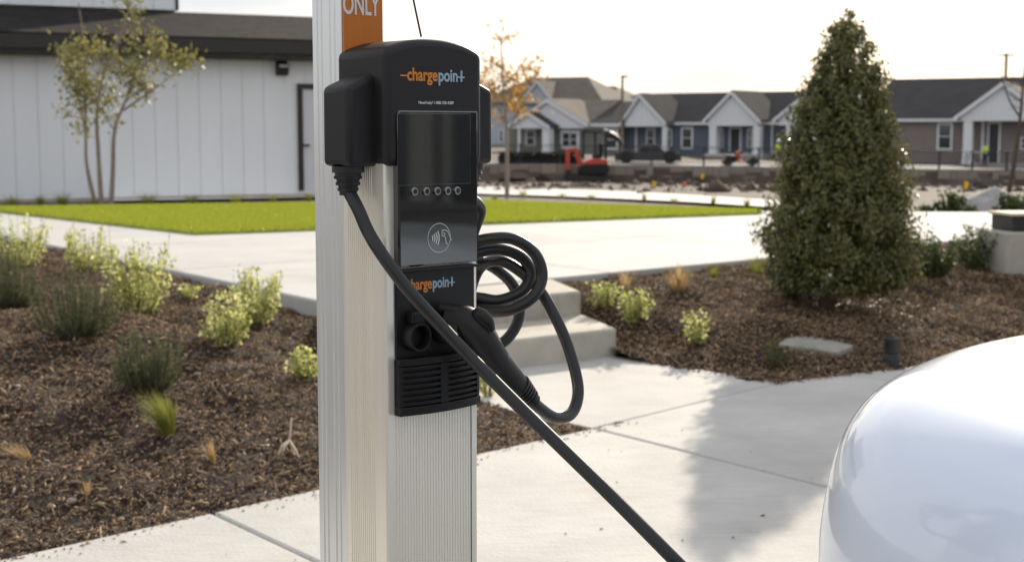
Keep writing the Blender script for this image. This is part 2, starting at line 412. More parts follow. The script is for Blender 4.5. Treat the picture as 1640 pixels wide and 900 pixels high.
# ---- car park, kerb, sidewalk slabs
NRM = Vector((-S_DIR.y, S_DIR.x, 0))
def sw(a, b, z=0.0):                         # a along the walk from O, b towards the car park
    return O + S_DIR * a + T_DIR * b + Vector((0, 0, z))
lot = MB(); q = [sw(-40, 3.55, -.13), sw(40, 3.55, -.13), sw(40, 40, -.13), sw(-40, 40, -.13)]
lot.add(q, [(0, 1, 2, 3)])
kind(lot.build('car_park', 'asphalt'), 'structure')
kb = MB()
kb.add([sw(a, b, z) for z in (-.3, -.006) for a, b in ((-12, 3.38), (14, 3.38), (14, 3.54), (-12, 3.54))],
       [(0, 3, 2, 1), (4, 5, 6, 7), (0, 1, 5, 4), (1, 2, 6, 5), (2, 3, 7, 6), (3, 0, 4, 7)])
kind(kb.build('kerb', 'walk', bevel=.02), 'structure')
walk = MB()
walk.add([sw(a, b, z) for z in (-.3, -.035) for a, b in ((-12, .02), (14, .02), (14, 3.37), (-12, 3.37))],
         [(0, 3, 2, 1), (4, 5, 6, 7), (0, 1, 5, 4), (1, 2, 6, 5), (2, 3, 7, 6), (3, 0, 4, 7)])
walk = kind(walk.build('sidewalk', 'step'), 'structure')
J1 = G(340, 820); dJ = (J1 - O).dot(S_L)
SP = 2.18
def slab(poly, z1, name, parent, m='walk', z0=-.12, bevel=.012):
    b = MB(); b.prism([(p.x, p.y) for p in poly], z0, z1, 'z')
    return b.build(name, m, parent, bevel=bevel)
edges = [0.0]
k = 0.0
left_edges = [0, dJ, dJ - 2.3, dJ - 4.6, dJ - 6.9]
right_edges = [0, 2.18, 4.36, 6.54, 8.72]
g = .006
def row(a0, a1, b0, b1, sd):
    P_ = lambda a, b: O + sd * a + T_DIR * b
    slab([P_(a0 + g, b0), P_(a1 - g, b0), P_(a1 - g, b1), P_(a0 + g, b1)], 0.0, 'slab', walk)
for i in range(4):
    row(left_edges[i + 1], left_edges[i], 0.0, 2.45, S_L); row(left_edges[i + 1], left_edges[i], 2.464, 3.37, S_L)
for i in range(4):
    # on the right the back edge follows the planting bed
    a0, a1 = right_edges[i] + g, right_edges[i + 1] - g
    def back(a):
        p = O + S_DIR * a
        return p if a <= (C1 - O).length else isect(p, T_DIR, C1, E2_DIR)
    pts = [back(a0)]
    L1 = (C1 - O).length
    if a0 < L1 < a1: pts.append(C1.copy())
    pts += [back(a1), O + S_DIR * a1 + T_DIR * 2.45, O + S_DIR * a0 + T_DIR * 2.45]
    slab(pts, 0.0, 'slab', walk)
    slab([O + S_DIR * a + T_DIR * b for a, b in ((a0, 2.464), (a1, 2.464), (a1, 3.37), (a0, 3.37))], 0.0, 'slab', walk)

# ---- landing and steps
off = NRM * .010
land = MB(); BK = NRM * .5
land.prism([(p.x, p.y) for p in (O + off, C1 + off, SB_R + Vector((.03, .0, 0)), SB_R + BK, SB_L + BK, SB_L)], -.12, -.002)
kind(land.build('landing', 'walk', bevel=.01), 'structure')
def step_poly(fr, z, back_r, back_l):
    fl = isect(fr, SB_DIR, O, WL_DIR)
    return [fl, fr, back_r, back_l]
FR1 = G(988, 525, .173); FR2 = G(931, 466, .334)
steps = empty('entry_steps', (SB_R.x, SB_R.y, 0)); kind(steps, 'structure')
steps.location = (0, 0, 0)
bR1, bL1 = PB + PF_DIR * .25, PA + PF_DIR * .15
s1 = MB(); f1 = isect(FR1, SB_DIR, O, WL_DIR)
s1.prism([(p.x, p.y) for p in (f1, FR1, G(932, 507, .173) + Vector((.02, .12, 0)), isect(FR2, Vector((-.25, 1, 0)), PA, PF_DIR) , PA + PF_DIR * .06)], -.10, .173)
s1.build('step', 'step', steps, bevel=.022, seg=3)
s2 = MB(); f2 = isect(FR2, SB_DIR, O, WL_DIR)
s2.prism([(p.x, p.y) for p in (f2, FR2, isect(FR2, Vector((-.22, 1, 0)), PA - NRM * .012, PF_DIR), PA + PF_DIR * .10 - NRM * .012)], .10, .335)
s2.build('step', 'step', steps, bevel=.022, seg=3)

# ---- plaza, lawn
plaza_pts = [PA, PR, PR + Vector((.4, 1.2, 0)), Vector((3.4, 18.5, 0)), Vector((-.4, 21.2, 0)), Vector((-6.8, 19.4, 0)), PLF]
pz = MB(); pz.prism([(p.x, p.y) for p in plaza_pts], .02, ZP)
kind(pz.build('plaza', 'concrete', bevel=.015), 'structure')
jm = MB()                                    # sawn joints of the plaza, thin dark grooves
def joint(p, q, w=.010, z=ZP + .003):
    d = (q - p).normalized(); n = Vector((-d.y, d.x, 0)) * w * .5
    jm.add([(a.x, a.y, z) for a in (p - n, q - n, q + n, p + n)], [(0, 1, 2, 3)])
for t in (2.6, 5.2, 7.8): joint(PA + PF_DIR * t, PA + PF_DIR * t + PL_DIR * (4.6 + .0 * t))
for t in (2.3, 4.6): joint(PA + PL_DIR * t, PA + PL_DIR * t + PF_DIR * 8.4)
M['groove'] = mat('joint_groove', (.20, .18, .16), .95)
kind(jm.build('plaza_joint', 'groove'), 'structure')

LA, LB = G(315, 377, ZP), G(1216, 344, ZP)
LL = G(-60, 334, ZP)
lawn_pts = [LA, LB, Vector((3.2, 18.25, 0)), Vector((-.45, 20.7, 0)), Vector((-3.0, 20.0, 0)), Vector((-6.6, 19.0, 0)), LL]
lw = MB(); lw.prism([(p.x, p.y) for p in lawn_pts], ZP - .1, ZP + .022)
kind(lw.build('lawn', 'lawn'), 'structure')
def in_poly(px, py, poly):
    inside = np.zeros(px.shape, bool); n = len(poly)
    for i in range(n):
        a, b = poly[i], poly[(i + 1) % n]
        c = ((a.y > py) != (b.y > py)) & (px < (b.x - a.x) * (py - a.y) / (b.y - a.y + 1e-12) + a.x)
        inside ^= c
    return inside
def blades(n, poly, h, w, zf, name, m, hmin=.6):
    x0, x1 = min(p.x for p in poly), max(p.x for p in poly); y0, y1 = min(p.y for p in poly), max(p.y for p in poly)
    x = RNG.uniform(x0, x1, n); y = RNG.uniform(y0, y1, n); k = in_poly(x, y, poly); x, y = x[k], y[k]
    a = RNG.uniform(0, 2 * np.pi, len(x)); hh = h * RNG.uniform(hmin, 1.15, len(x)); z = zf(x, y)
    lx, ly = np.cos(a) * w, np.sin(a) * w; bx, by = RNG.normal(0, .35, len(x)) * hh, RNG.normal(0, .35, len(x)) * hh
    V = np.stack([np.stack([x - lx, y - ly, z], 1), np.stack([x + lx, y + ly, z], 1), np.stack([x + bx, y + by, z + hh], 1)], 1).reshape(-1, 3)
    return np_mesh(name, V, np.arange(len(V)).reshape(-1, 3), m)
g_ = blades(230000, lawn_pts, .040, .006, lambda x, y: np.full(x.shape, ZP + .020), 'lawn_grass', 'grass')
kind(g_, 'stuff'); g_['label'] = 'short bright green lawn grass beside the concrete plaza'

# ---- planting beds
left_poly = [E0 + S_L * -4.0, O, SB_L + WL_DIR * -.02, SB_L + (PA - SB_L) * .98, PA, PLF, PLF + Vector((-3, -2, 0)), E0 + S_L * -4 + Vector((-3, 4, 0))]
right_back = [PB + PF_DIR * t for t in (0, 3, 6, 10.2)]
ov = (WL_DIR.cross(Vector((0, 0, 1))) * -.07)
right_poly = [C1 + ov - E2_DIR.cross(Vector((0, 0, 1))) * -.05, C1 + E2_DIR * 9, right_back[3], right_back[2], right_back[1], PB, FR2 + Vector((-.05, .2, 0)), FR1 + Vector((-.02, .25, 0)), SB_R + ov]
def bed(poly, hf, name, cell=.045):
    x0, x1 = min(p.x for p in poly), max(p.x for p in poly); y0, y1 = min(p.y for p in poly), max(p.y for p in poly)
    gx, gy = np.meshgrid(np.arange(x0, x1, cell), np.arange(y0, y1, cell))
    gz = hf(gx, gy) + RNG.normal(0, .008, gx.shape)
    ii = np.arange(gx.size).reshape(gx.shape)
    qd = np.stack([ii[:-1, :-1], ii[:-1, 1:], ii[1:, 1:], ii[1:, :-1]], -1).reshape(-1, 4)
    cx, cy = gx.ravel()[qd].mean(1), gy.ravel()[qd].mean(1)
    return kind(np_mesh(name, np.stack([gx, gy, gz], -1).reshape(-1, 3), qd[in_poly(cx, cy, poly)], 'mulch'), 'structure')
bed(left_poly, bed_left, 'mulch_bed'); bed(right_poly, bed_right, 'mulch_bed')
def chips(poly, hf, n, name, far):
    x0, x1 = min(p.x for p in poly), max(p.x for p in poly); y0, y1 = min(p.y for p in poly), max(p.y for p in poly)
    x = RNG.uniform(x0, x1, n); y = RNG.uniform(y0, y1, n)
    k = in_poly(x, y, poly) & (y < far) & (np.abs(x) < y * .42 + .4); x, y = x[k], y[k]; n = len(x)
    L = RNG.gamma(1.7, .0070, n) + .005; L *= np.where(RNG.random(n) < .12, 1.9, 1.0); W = np.minimum(L * RNG.uniform(.10, .42, n), .0075); T = RNG.uniform(.002, .006, n)
    c = np.stack([x, y, hf(x, y) + RNG.uniform(.0, .016, n)], 1)
    a = RNG.uniform(0, 2 * np.pi, n); tl = RNG.normal(0, .42, n); rl = RNG.normal(0, .5, n)
    A = np.stack([np.cos(a) * np.cos(tl), np.sin(a) * np.cos(tl), np.sin(tl)], 1)
    B = np.stack([-np.sin(a) * np.cos(rl), np.cos(a) * np.cos(rl), np.sin(rl)], 1); N = np.cross(A, B)
    e = lambda s, t, u: c + A * (s * L / 2)[:, None] + B * (t * W / 2)[:, None] + N * (u * T)[:, None]
    j = lambda: RNG.uniform(.55, 1.1, n)
    V = np.stack([e(-j(), -j(), 0), e(j(), -j(), 0), e(j(), j(), 0), e(-j(), j(), 0), e(-j(), -j(), 1), e(j(), -j(), 1), e(j(), j(), 1), e(-j(), j(), 1)], 1).reshape(-1, 3)
    b = (np.arange(n) * 8)[:, None, None]
    F = (np.array([(4, 5, 6, 7), (0, 1, 5, 4), (1, 2, 6, 5), (2, 3, 7, 6), (3, 0, 4, 7)])[None] + b).reshape(-1, 4)
    o = kind(np_mesh(name, V, F, 'chips'), 'stuff'); o['label'] = 'dark brown shredded bark mulch in the planting bed'
    return o
chips(left_poly, bed_left, 640000, 'bark_mulch', 13)
chips(right_poly, bed_right, 380000, 'bark_mulch', 15)
# stray bark and grit swept onto the paving, thick along the bed edge
n = 700; a_ = RNG.uniform(-6.5, .3, n); b__ = np.abs(RNG.normal(0, .05, n)) + np.where(RNG.random(n) < .22, RNG.uniform(0, 2.2, n), 0)
px_ = np.array([tuple(((O + S_L * a) if a < 0 else (O + S_DIR * min(a, 1.6))) + T_DIR * b) for a, b in zip(a_, b__)])
k_ = np.repeat(np.arange(n), 3); ang = RNG.uniform(0, 2 * np.pi, n); ln = RNG.gamma(2, .0026, n) + .002; wd = ln * RNG.uniform(.2, .5, n)
A_ = np.stack([np.cos(ang), np.sin(ang), np.zeros(n)], 1); B_ = np.stack([-np.sin(ang), np.cos(ang), np.zeros(n)], 1); c_ = px_ + np.array([0, 0, .002])
V = np.stack([c_ - A_ * ln[:, None], c_ - B_ * wd[:, None], c_ + A_ * ln[:, None], c_ + B_ * wd[:, None], c_ + np.array([0, 0, .005])], 1).reshape(-1, 3)
o5 = (np.arange(n) * 5)[:, None, None]; Fq = (np.array([(0, 1, 4), (1, 2, 4), (2, 3, 4), (3, 0, 4)])[None] + o5).reshape(-1, 3)
o_ = kind(np_mesh('stray_bark', V, Fq, 'chips'), 'stuff'); o_['label'] = 'stray bark crumbs on the sidewalk along the planting bed'

# ---- far path beside the lawn, site road beyond
def strip(name, pts, m, lift=.05):
    b = MB(); v = []
    for (pa, pb) in pts:
        for p in (pa, pb): q_ = GF(*p); v.append((q_.x, q_.y, q_.z + lift))
    b.add(v, [(2 * i, 2 * i + 2, 2 * i + 3, 2 * i + 1) for i in range(len(pts) - 1)])
    return kind(b.build(name, m), 'structure')
strip('far_path', [((700, 310), (700, 299)), ((780, 313), (780, 301)), ((900, 317), (900, 305)), ((1010, 322), (1010, 309)), ((1110, 327), (1110, 315)), ((1215, 334), (1215, 322)), ((1300, 340), (1300, 328))], 'farwalk', .035)
strip('building_path', [((180, 325), (180, 318)), ((290, 323), (290, 313.5)), ((400, 321), (400, 311)), ((520, 318), (520, 308))], 'farwalk', .035)

# ================================================================== CHARGING STATION
YAW = R(42)
U = Vector((math.cos(YAW), math.sin(YAW), 0)); V_ = Vector((-math.sin(YAW), math.cos(YAW), 0))
DC = 2.25
c0 = D(617, 450, DC)
ev = empty('ev_charging_station', (c0.x, c0.y, 0), YAW,
           'slim aluminium charging post with black head, coiled black cables and an orange sign', 'charger')
EVM = Matrix.Translation((c0.x, c0.y, 0)) @ Matrix.Rotation(YAW, 4, 'Z'); EVI = EVM.inverted()
def F(px, py, b=0.0):                        # photo direction -> station coordinates on the upright plane y = b
    o = EVI @ Vector((0, 0, CAM_H)); d = (EVI.to_3x3() @ ray(px, py)); t = (b - o.y) / d.y
    return o + d * t
def Sx(px, py, a):                           # ... on the side plane x = a
    o = EVI @ Vector((0, 0, CAM_H)); d = (EVI.to_3x3() @ ray(px, py)); t = (a - o.x) / d.x
    return o + d * t
W_ = F(764.5, 450).x                         # front width
DEP = Sx(552, 450, 0).y                      # pedestal depth
DEP2 = Sx(506, 450, 0).y                     # pedestal + pole
PW = F(613, 40, DEP).x                       # pole width
zf_ = lambda py, b=0.0, px=690: F(px, py, b).z
Z_HB = F(620, 266).z                         # underside of head
Z_TOP = zf_(63)

def fluted(pts, groove):                     # pts: list of (x,y) corners; groove: list of (edge index, [fractions], depth, width)
    out = []; n = len(pts)
    for i in range(n):
        a, b = Vector(pts[i]), Vector(pts[(i + 1) % n]); out.append(a)
        e = (b - a); L = e.length; e.normalize(); nn = Vector((-e.y, e.x))
        for (ei, fr, dp, wd) in groove:
            if ei != i: continue
            for f in fr:
                c = a + e * (f * L)
                out += [c - e * wd, c - e * wd * .5 + nn * dp, c + e * wd * .5 + nn * dp, c + e * wd]
    return [tuple(p) for p in out]
fl = [(.003, 0), (W_ - .003, 0), (W_, .003), (W_, DEP), (0, DEP), (0, .003)]
i_l, i_r = F(633, 760).x / W_, F(752, 760).x / W_
front_gr = list(np.linspace(i_l, i_r, 27))
side_gr = list(np.linspace(.12, .72, 13))
pf = fluted(fl, [(0, front_gr, .0012, .0011), (4, side_gr, .0014, .0014), (2, side_gr, .0014, .0014)])
b = MB(); b.prism(pf, .02, 1.50); b.build('pedestal', 'alu', ev, bevel=0)
b = MB(); xg = F(754.5, 760).x; b.box(xg - .0008, xg + .0008, -.0005, .002, .02, zf_(640, 0, 755)); b.build('seam_strip', 'hole', ev)
pl = [(.0, DEP + .001), (PW, DEP + .001), (PW, DEP2), (.0, DEP2)]
pp = fluted(pl, [(3, [.18, .33, .62, .78], .0028, .0022), (1, [.2, .4, .6, .8], .0028, .0022)])
b = MB(); b.prism(pp, .02, 2.55); b.build('cable_pole', 'alu_plain', ev, bevel=.0015)
b = MB(); b.box(-.05, W_ + .05, -.05, DEP2 + .05, 0.0, .02); b.build('base_plate', 'alu_plain', ev, bevel=.004)
b = MB(); b.box(.0015, PW - .003, DEP - .0045, DEP - .0005, 1.50, 2.42); sign = b.build('sign_panel', 'sign_orange', ev, bevel=.001)
def face_mx(x, y, z): return Matrix.Translation((x, y, z)) @ Matrix.Rotation(R(90), 4, 'X')
pl_ = F(549, 22, DEP - .005)
hgt = F(580, -11, DEP - .005).z - F(580, 21, DEP - .005).z
o_, w_ = text_mesh('lettering', 'ONLY', 'print_white', hgt / .70, sign, face_mx(pl_.x, DEP - .0052, pl_.z), .80, offset=.0008)
want = F(608, 20, DEP - .005).x - pl_.x
o_.scale = (want / w_, 1, 1)

# head: arched hood extruded front to back
zt_l, zt_m = zf_(94, 0, 620), zf_(62.5, 0, 690)
def arch(x0, x1, z0, zs, zm, n=14, rc=.016):
    pts = [(x0, z0), (x1, z0)]
    for k in range(n + 1):
        t = k / n; x = x1 + (x0 - x1) * t
        e = abs(2 * t - 1); z = zs + (zm - zs) * (1 - e ** 2.3)
        pts.append((x, z))
    return pts
HB = -.012
hx0, hx1 = -.004, W_ + .003
zs_ = zf_(86, HB, 762); zm_ = zf_(62.5, HB, 690)
b = MB(); b.prism(arch(hx0, hx1, Z_HB, zs_, zm_), HB, DEP + .012, 'y')
b.build('head', 'black', ev, smooth=40, bevel=.012, seg=4)

# cable housings on both flanks with ribbed strain reliefs
def housing(sgn):
    x_in = 0.0 if sgn < 0 else W_
    xo = x_in + sgn * .054
    y0, y1 = .020, .092
    zb = Z_HB - .001; zt = F(760, 124, .05).z
    prof = [(x_in - sgn * .01, zb), (xo, zb), (xo, zt - .022), (x_in - sgn * .01, zt + .004)]
    m = MB(); m.prism(prof, y0, y1, 'y'); h = m.build('cable_housing', 'black', ev, bevel=.009, seg=3, smooth=40)
    cx, cy = x_in + sgn * .030, (y0 + y1) / 2
    rings = MB(); zc = zb
    pts, rr = [], []
    prof = [(0, .0255), (-.010, .0255), (-.0105, .021), (-.015, .021), (-.0155, .0228), (-.020, .0222), (-.0205, .0185), (-.025, .018), (-.0255, .020), (-.030, .0193), (-.0305, .016), (-.034, .0155), (-.0345, .0172), (-.039, .0165), (-.0395, .0142), (-.046, .0138)]
    m = MB(); m.tube([(cx, cy, zc + p[0]) for p in prof], [p[1] for p in prof], 20)
    m.build('strain_relief', 'rubber', ev, smooth=35)
    return Vector((cx, cy, zc - .044))
pL, pR = housing(-1), housing(1)

# front window, screen, buttons, tap mark
dx0, dx1 = F(630, 300).x, F(757, 300).x
z_d0, z_d1 = zf_(425, HB, 690), zf_(177, HB, 690)
yd = HB - .002
b = MB(); b.box(dx0, dx1, yd, .004, z_d0, z_d1); win = b.build('display_window', 'glass_black', ev, bevel=.003)
s0, s1_, sz0, sz1 = F(636, 240, yd).x, F(753, 240, yd).x, zf_(296, yd, 690), zf_(182, yd, 690)
b = MB(); b.box(s0, s1_, yd - .0012, yd + .001, sz0, sz1); b.build('screen', 'screen', win, bevel=.0006)
for px in (663, 682, 699.5, 716, 731.5):
    c = F(px, 307 - (px - 663) * .02, yd)
    m = MB(); m.tube([(c.x, yd + .001, c.z), (c.x, yd - .0028, c.z), (c.x, yd - .0036, c.z)], [.0066, .0066, .0058], 20)
    bt = m.build('button', 'chrome', win, smooth=40)
    m = MB(); m.tube([(c.x, yd - .0030, c.z), (c.x, yd - .0039, c.z)], [.0046, .0040], 16); m.build('button_cap', 'black', bt, smooth=40)
c = F(703, 381, yd)
def arc_strip(mb, cx, cz, r, a0, a1, w, y, n=28):
    vs = []
    for k in range(n + 1):
        a = a0 + (a1 - a0) * k / n
        for q in (r - w / 2, r + w / 2): vs.append((cx + q * math.cos(a), y, cz + q * math.sin(a)))
    mb.add(vs, [(2 * k, 2 * k + 1, 2 * k + 3, 2 * k + 2) for k in range(n)])
yy = yd - .0006
m = MB(); arc_strip(m, c.x, c.z, .0235, 0, 2 * math.pi, .0009, yy, 48)
for r_ in (.008, .0125, .017, .0215): arc_strip(m, c.x - .0215, c.z, r_, -.55, .55, .0019, yy, 12)
hand = [(.004, .010), (.014, .010), (.021, -.001), (.024, -.007)]
def line(mb, pts, w, y):
    for p, q in zip(pts, pts[1:]):
        d = Vector((q[0] - p[0], q[1] - p[1])).normalized(); n = Vector((-d.y, d.x)) * w / 2
        mb.add([(c.x + s.x, y, c.z + s.y) for s in (Vector(p) - n, Vector(q) - n, Vector(q) + n, Vector(p) + n)], [(0, 1, 2, 3)])
line(m, [(.006, .003), (.006, .012), (.013, .012), (.018, .010), (.026, -.006)], .0011, yy - .0001)
line(m, [(.006, .003), (.011, .002), (.014, -.001), (.012, -.003), (.015, -.006), (.013, -.008), (.018, -.012)], .0011, yy - .0002)
line(m, [(.008, .008), (.013, .006), (.010, .004)], .0009, yy - .0003)
m.build('tap_symbol', 'print_white', win)

# printed logo (head and lower panel) and help line
def logo(px0, px1, py, b_, xh_px, parent, partial=False):
    a = F(px0, py, b_); e = F(px1, py, b_); total = e.x - a.x
    xh = F(px0, py - xh_px, b_).z - a.z
    size = xh / .50
    g1, w1 = text_mesh('logo_lettering', 'charge', 'print_orange', size, parent, face_mx(0, 0, 0), .62, offset=size * .024)
    g2, w2 = text_mesh('logo_lettering', 'poin', 'print_blue', size, parent, face_mx(0, 0, 0), .62, offset=size * .024)
    dash = total * .10; plus = total * .115
    sc = (total - dash - plus) / (w1 + w2 + size * .03)
    y = b_ - .0004
    g1.matrix_local = face_mx(a.x + dash, y, a.z) @ Matrix.Diagonal((sc, 1, 1, 1))
    g2.matrix_local = face_mx(a.x + dash + (w1 + size * .03) * sc, y, a.z) @ Matrix.Diagonal((sc, 1, 1, 1))
    st = xh * .17
    m = MB(); m.box(a.x, a.x + dash * 1.08, y - .0003, y + .0003, a.z + xh * .42, a.z + xh * .42 + st); m.build('logo_dash', 'print_orange', parent)
    x = e.x - plus
    m = MB(); m.box(x + plus * .42, x + plus * .66, y - .0003, y + .0003, a.z, a.z + xh * 1.25)
    m.box(x - plus * .16, x + plus * .42 - .0001, y - .0003, y + .0003, a.z + xh * .42, a.z + xh * .42 + st)
    m.box(x + plus * .66 + .0001, x + plus, y - .0003, y + .0003, a.z + xh * .42, a.z + xh * .42 + st)
    m.build('logo_plus', 'print_blue', parent)
logo(641, 744, 128.5, HB, 14.5, ev)
t0, t1 = F(670, 166.8, HB), F(726, 166.8, HB)
o_, w_ = text_mesh('help_lettering', 'Need help? 1-888-758-4389', 'print_white', (F(670, 162.2, HB).z - t0.z) / .70 * 1.05, ev, face_mx(t0.x, HB - .0004, t0.z), 1.0)
o_.scale = ((t1.x - t0.x) / w_, 1, 1)

# lower panel with holsters and bulging vent cover
z_l0, z_l1 = zf_(572, 0, 690), zf_(426, 0, 690)
yl = -.004
b = MB(); b.box(dx0, dx1, yl, .004, z_l0 - .01, z_l1 - .001); low = b.build('holster_panel', 'black_low', ev, bevel=.002)
b = MB(); ztp = zf_(428, yl, 690); b.prism([(yl + .001, ztp - .006), (yl - .010, ztp - .004), (yl - .010, ztp + .001), (yl + .001, ztp + .001)], dx0 + .001, dx1 - .001, 'x'); b.build('ledge', 'black_low', low, bevel=.001)
logo(642, 728, 466, yl, 12.5, low)
def holster(px, py):
    c = F(px, py, yl); r = .0225
    m = MB(); ring = [(r * .78, .0), (r, 0), (r, -.020), (r * .95, -.022), (r * .84, -.022), (r * .80, -.02), (r * .78, -.002)]
    vs, n = [], 28
    for k in range(n):
        a = 2 * math.pi * k / n
        for (q, d) in ring: vs.append((c.x + q * math.cos(a), yl + d, c.z + q * math.sin(a) * 1.06))
    L = len(ring); fs = [(k * L + i, k * L + (i + 1) % L, ((k + 1) % n) * L + (i + 1) % L, ((k + 1) % n) * L + i) for k in range(n) for i in range(L)]
    m.add(vs, fs); h = m.build('holster', 'black_low', low, smooth=40)
    m = MB(); m.tube([(c.x, yl - .0005, c.z), (c.x, yl - .0015, c.z)], [r * .79, r * .79], 24); m.build('socket', 'hole', h)
    m = MB(); m.box(c.x - .013, c.x + .013, yl - .018, yl, c.z + r * .95, c.z + r * .95 + .020); m.build('latch_hood', 'black_low', h, bevel=.003)
    return c
hL = holster(661, 538); hR = holster(727, 528)
m = MB(); cc = F(683, 545, yl); c = cc
line(m, [(-.003, .004), (.003, .002), (-.002, -.002), (.003, -.005)], .0008, yl - .0003); line(m, [(-.004, -.001), (.004, .001)], .0008, yl - .0004)
m.build('holster_mark', 'print_grey', low)

# vent cover: bowed front, slats as separate parts
z_v1, z_v0 = zf_(568, 0, 690), zf_(661, 0, 634)
vx0, vx1 = F(631, 610).x, F(759, 610).x
def bow(x): t = (x - vx0) / (vx1 - vx0) * 2 - 1; return -.014 - .012 * (1 - t * t)
def bowed(mb, xa, xb, za, zb, back, push=0.0, n=10):
    top, bot = [], []
    poly = [(xa + (xb - xa) * k / n, bow(xa + (xb - xa) * k / n) + push) for k in range(n + 1)]
    poly += [(xb, back), (xa, back)]
    mb.prism(poly, za, zb, 'z')
m = MB(); bowed(m, vx0, vx1, z_v0, z_v1, -.001, .007); vent = m.build('vent_cover', 'hole', ev, smooth=30)
m = MB(); bowed(m, vx0 - .0008, vx1 + .0008, z_v0 - .004, z_v0 + .010, -.0015, -.003); m.build('vent_lip', 'black_low', vent, bevel=.0015, smooth=30)
m = MB(); bowed(m, vx0, vx1, z_v1 - .010, z_v1 + .001, -.0015, 0); m.build('vent_top', 'black_low', vent, bevel=.0015, smooth=30)
xm = (vx0 + vx1) / 2
for (xa, xb) in ((vx0, vx0 + .007), (xm - .008, xm + .008), (vx1 - .006, vx1)):
    m = MB(); bowed(m, xa, xb, z_v0 + .0101, z_v1 - .0101, -.0015, 0, 4); m.build('vent_rib', 'black_low', vent, smooth=30)
nsl = 7
for k in range(nsl):
    zc = z_v0 + .010 + (z_v1 - z_v0 - .020) * (k + .5) / nsl
    for (xa, xb) in ((vx0 + .0071, xm - .0081), (xm + .0081, vx1 - .0061)):
        m = MB(); bowed(m, xa, xb, zc - .0026, zc + .0026, -.002, .0005, 6); m.build('vent_slat', 'black_low', vent, smooth=30)

# cables
CR = .0104
def Fp(px, py, b_): return F(px, py, b_)
lead = [pL + Vector((0, 0, .006)), Sx(574, 336, -.030), Sx(589, 370, -.026), F(612, 408, -.022), F(652, 462, -.052), F(706, 522, -.085), F(762, 581, -.125), F(832, 651, -.19), F(905, 722, -.27), F(985, 800, -.36), F(1083, 899, -.46)]
end = EVI @ Vector((.98, 1.55, .80))
lead += [F(1190, 1010, -.52), EVI @ Vector((.62, 1.50, .42)), EVI @ Vector((.86, 1.42, .52)), end + (EVI.to_3x3() @ Vector((-.10, -.10, -.02)))]
m = MB(); m.tube(spline(lead, 10), CR, 14); m.build('charging_cable', 'rubber', ev, smooth=60)
cord = [F(662, 0, .03), F(673, 52, .03)]
dc = cord[0] - cord[1]
m = MB(); m.tube([cord[1] - dc * .15, cord[0] + dc * 5.5], .0017, 8); m.build('retractor_cord', 'iron', ev, smooth=60)
hk = F(766, 395, .05)
b_a, b_b, hid = .055, .030, .10
coil = [pR + Vector((0, 0, .006)), pR + Vector((-.003, 0, -.010)), F(769, 335, .072), F(758, 372, .085), F(745, 420, .10), F(748, 480, .105),
        # outer loop, clockwise as seen
        F(770, 496, .078), F(815, 497, .035), F(853, 476, .010), F(868, 443, .006), F(857, 407, .015), F(825, 384, .035), F(788, 382, .06), F(755, 392, .085), F(728, 425, .105), F(735, 470, .105),
        # inner loop
        F(768, 477, .088), F(800, 481, .064), F(836, 466, .040), F(850, 438, .040), F(835, 412, .05), F(805, 400, .066), F(775, 402, .082), F(750, 412, .10), F(754, 414, .13),
        # loop hanging behind
        F(790, 428, .115), F(822, 458, .105), F(832, 500, .10), F(820, 533, .10), F(795, 552, .11), F(762, 535, .125), F(752, 480, .14), F(768, 430, .13),
        F(800, 418, .085), F(835, 436, .055), F(868, 470, .025), F(893, 515, -.01), F(914, 568, -.035), F(926, 625, -.06), F(915, 662, -.075), F(888, 667, -.085), F(862, 651, -.092), F(846, 634, -.095)]
m = MB(); m.tube(spline(coil, 9), CR, 14); m.build('coiled_cable', 'rubber', ev, smooth=60)
m = MB(); m.box(W_ - .002, W_ + .045, .055, .085, F(766, 398, .07).z - .012, F(766, 398, .07).z - .002); m.box(W_ + .038, W_ + .045, .055, .085, F(766, 398, .07).z - .0021, F(766, 398, .07).z + .02)
m.build('cable_hook', 'black', ev, bevel=.002)

# connector resting in the right holster
con = empty('connector', (0, 0, 0)); con.parent = ev
path = [F(718, 508, -.020), F(735, 510, -.036), F(752, 518, -.052), F(770, 538, -.066), F(786, 563, -.076), F(802, 588, -.084), F(818, 609, -.090), F(832, 622, -.093)]
rad = [.0235, .026, .0285, .0275, .0250, .0245, .0250, .0225]
pth = spline(path, 6); rr = list(np.interp(np.linspace(0, 7, len(pth)), range(8), rad))
m = MB(); m.tube(pth, rr, 20, flat=.92); m.build('grip', 'black', con, smooth=50)
m = MB(); c = F(722, 530, -.028); m.tube([(c.x, -.004, c.z), (c.x, -.035, c.z), (c.x + .006, -.052, c.z + .004)], [.0212, .0225, .018], 22); m.build('plug_nose', 'black', con, smooth=40)
tp = [F(706, 492, -.018), F(730, 496, -.040), F(755, 500, -.058)]
m = MB(); m.tube(spline(tp, 5), [.0085] * 11, 12, flat=.7); m.build('latch_lever', 'black', con, smooth=50)
bp = [F(757, 501, -.066), F(769, 505, -.076), F(780, 516, -.084), F(787, 530, -.088)]
m = MB(); m.tube(spline(bp, 5), list(np.interp(np.linspace(0, 3, 16), [0, .4, 1, 2, 3], [.006, .011, .0125, .0120, .007])), 14); m.build('release_button', 'black_low', con, smooth=50)
dirn = (path[-1] - path[-2]).normalized(); st = path[-1] - dirn * .004
pts, rr = [], []
for k in range(5):
    a = k * .0072
    for (q, r_) in ((0, 1.0), (.0042, .98), (.0044, .78), (.0070, .78)): pts.append(st + dirn * (a + q)); rr.append((.0235 - k * .0016) * r_)
pts.append(st + dirn * .042); rr.append(.0135)
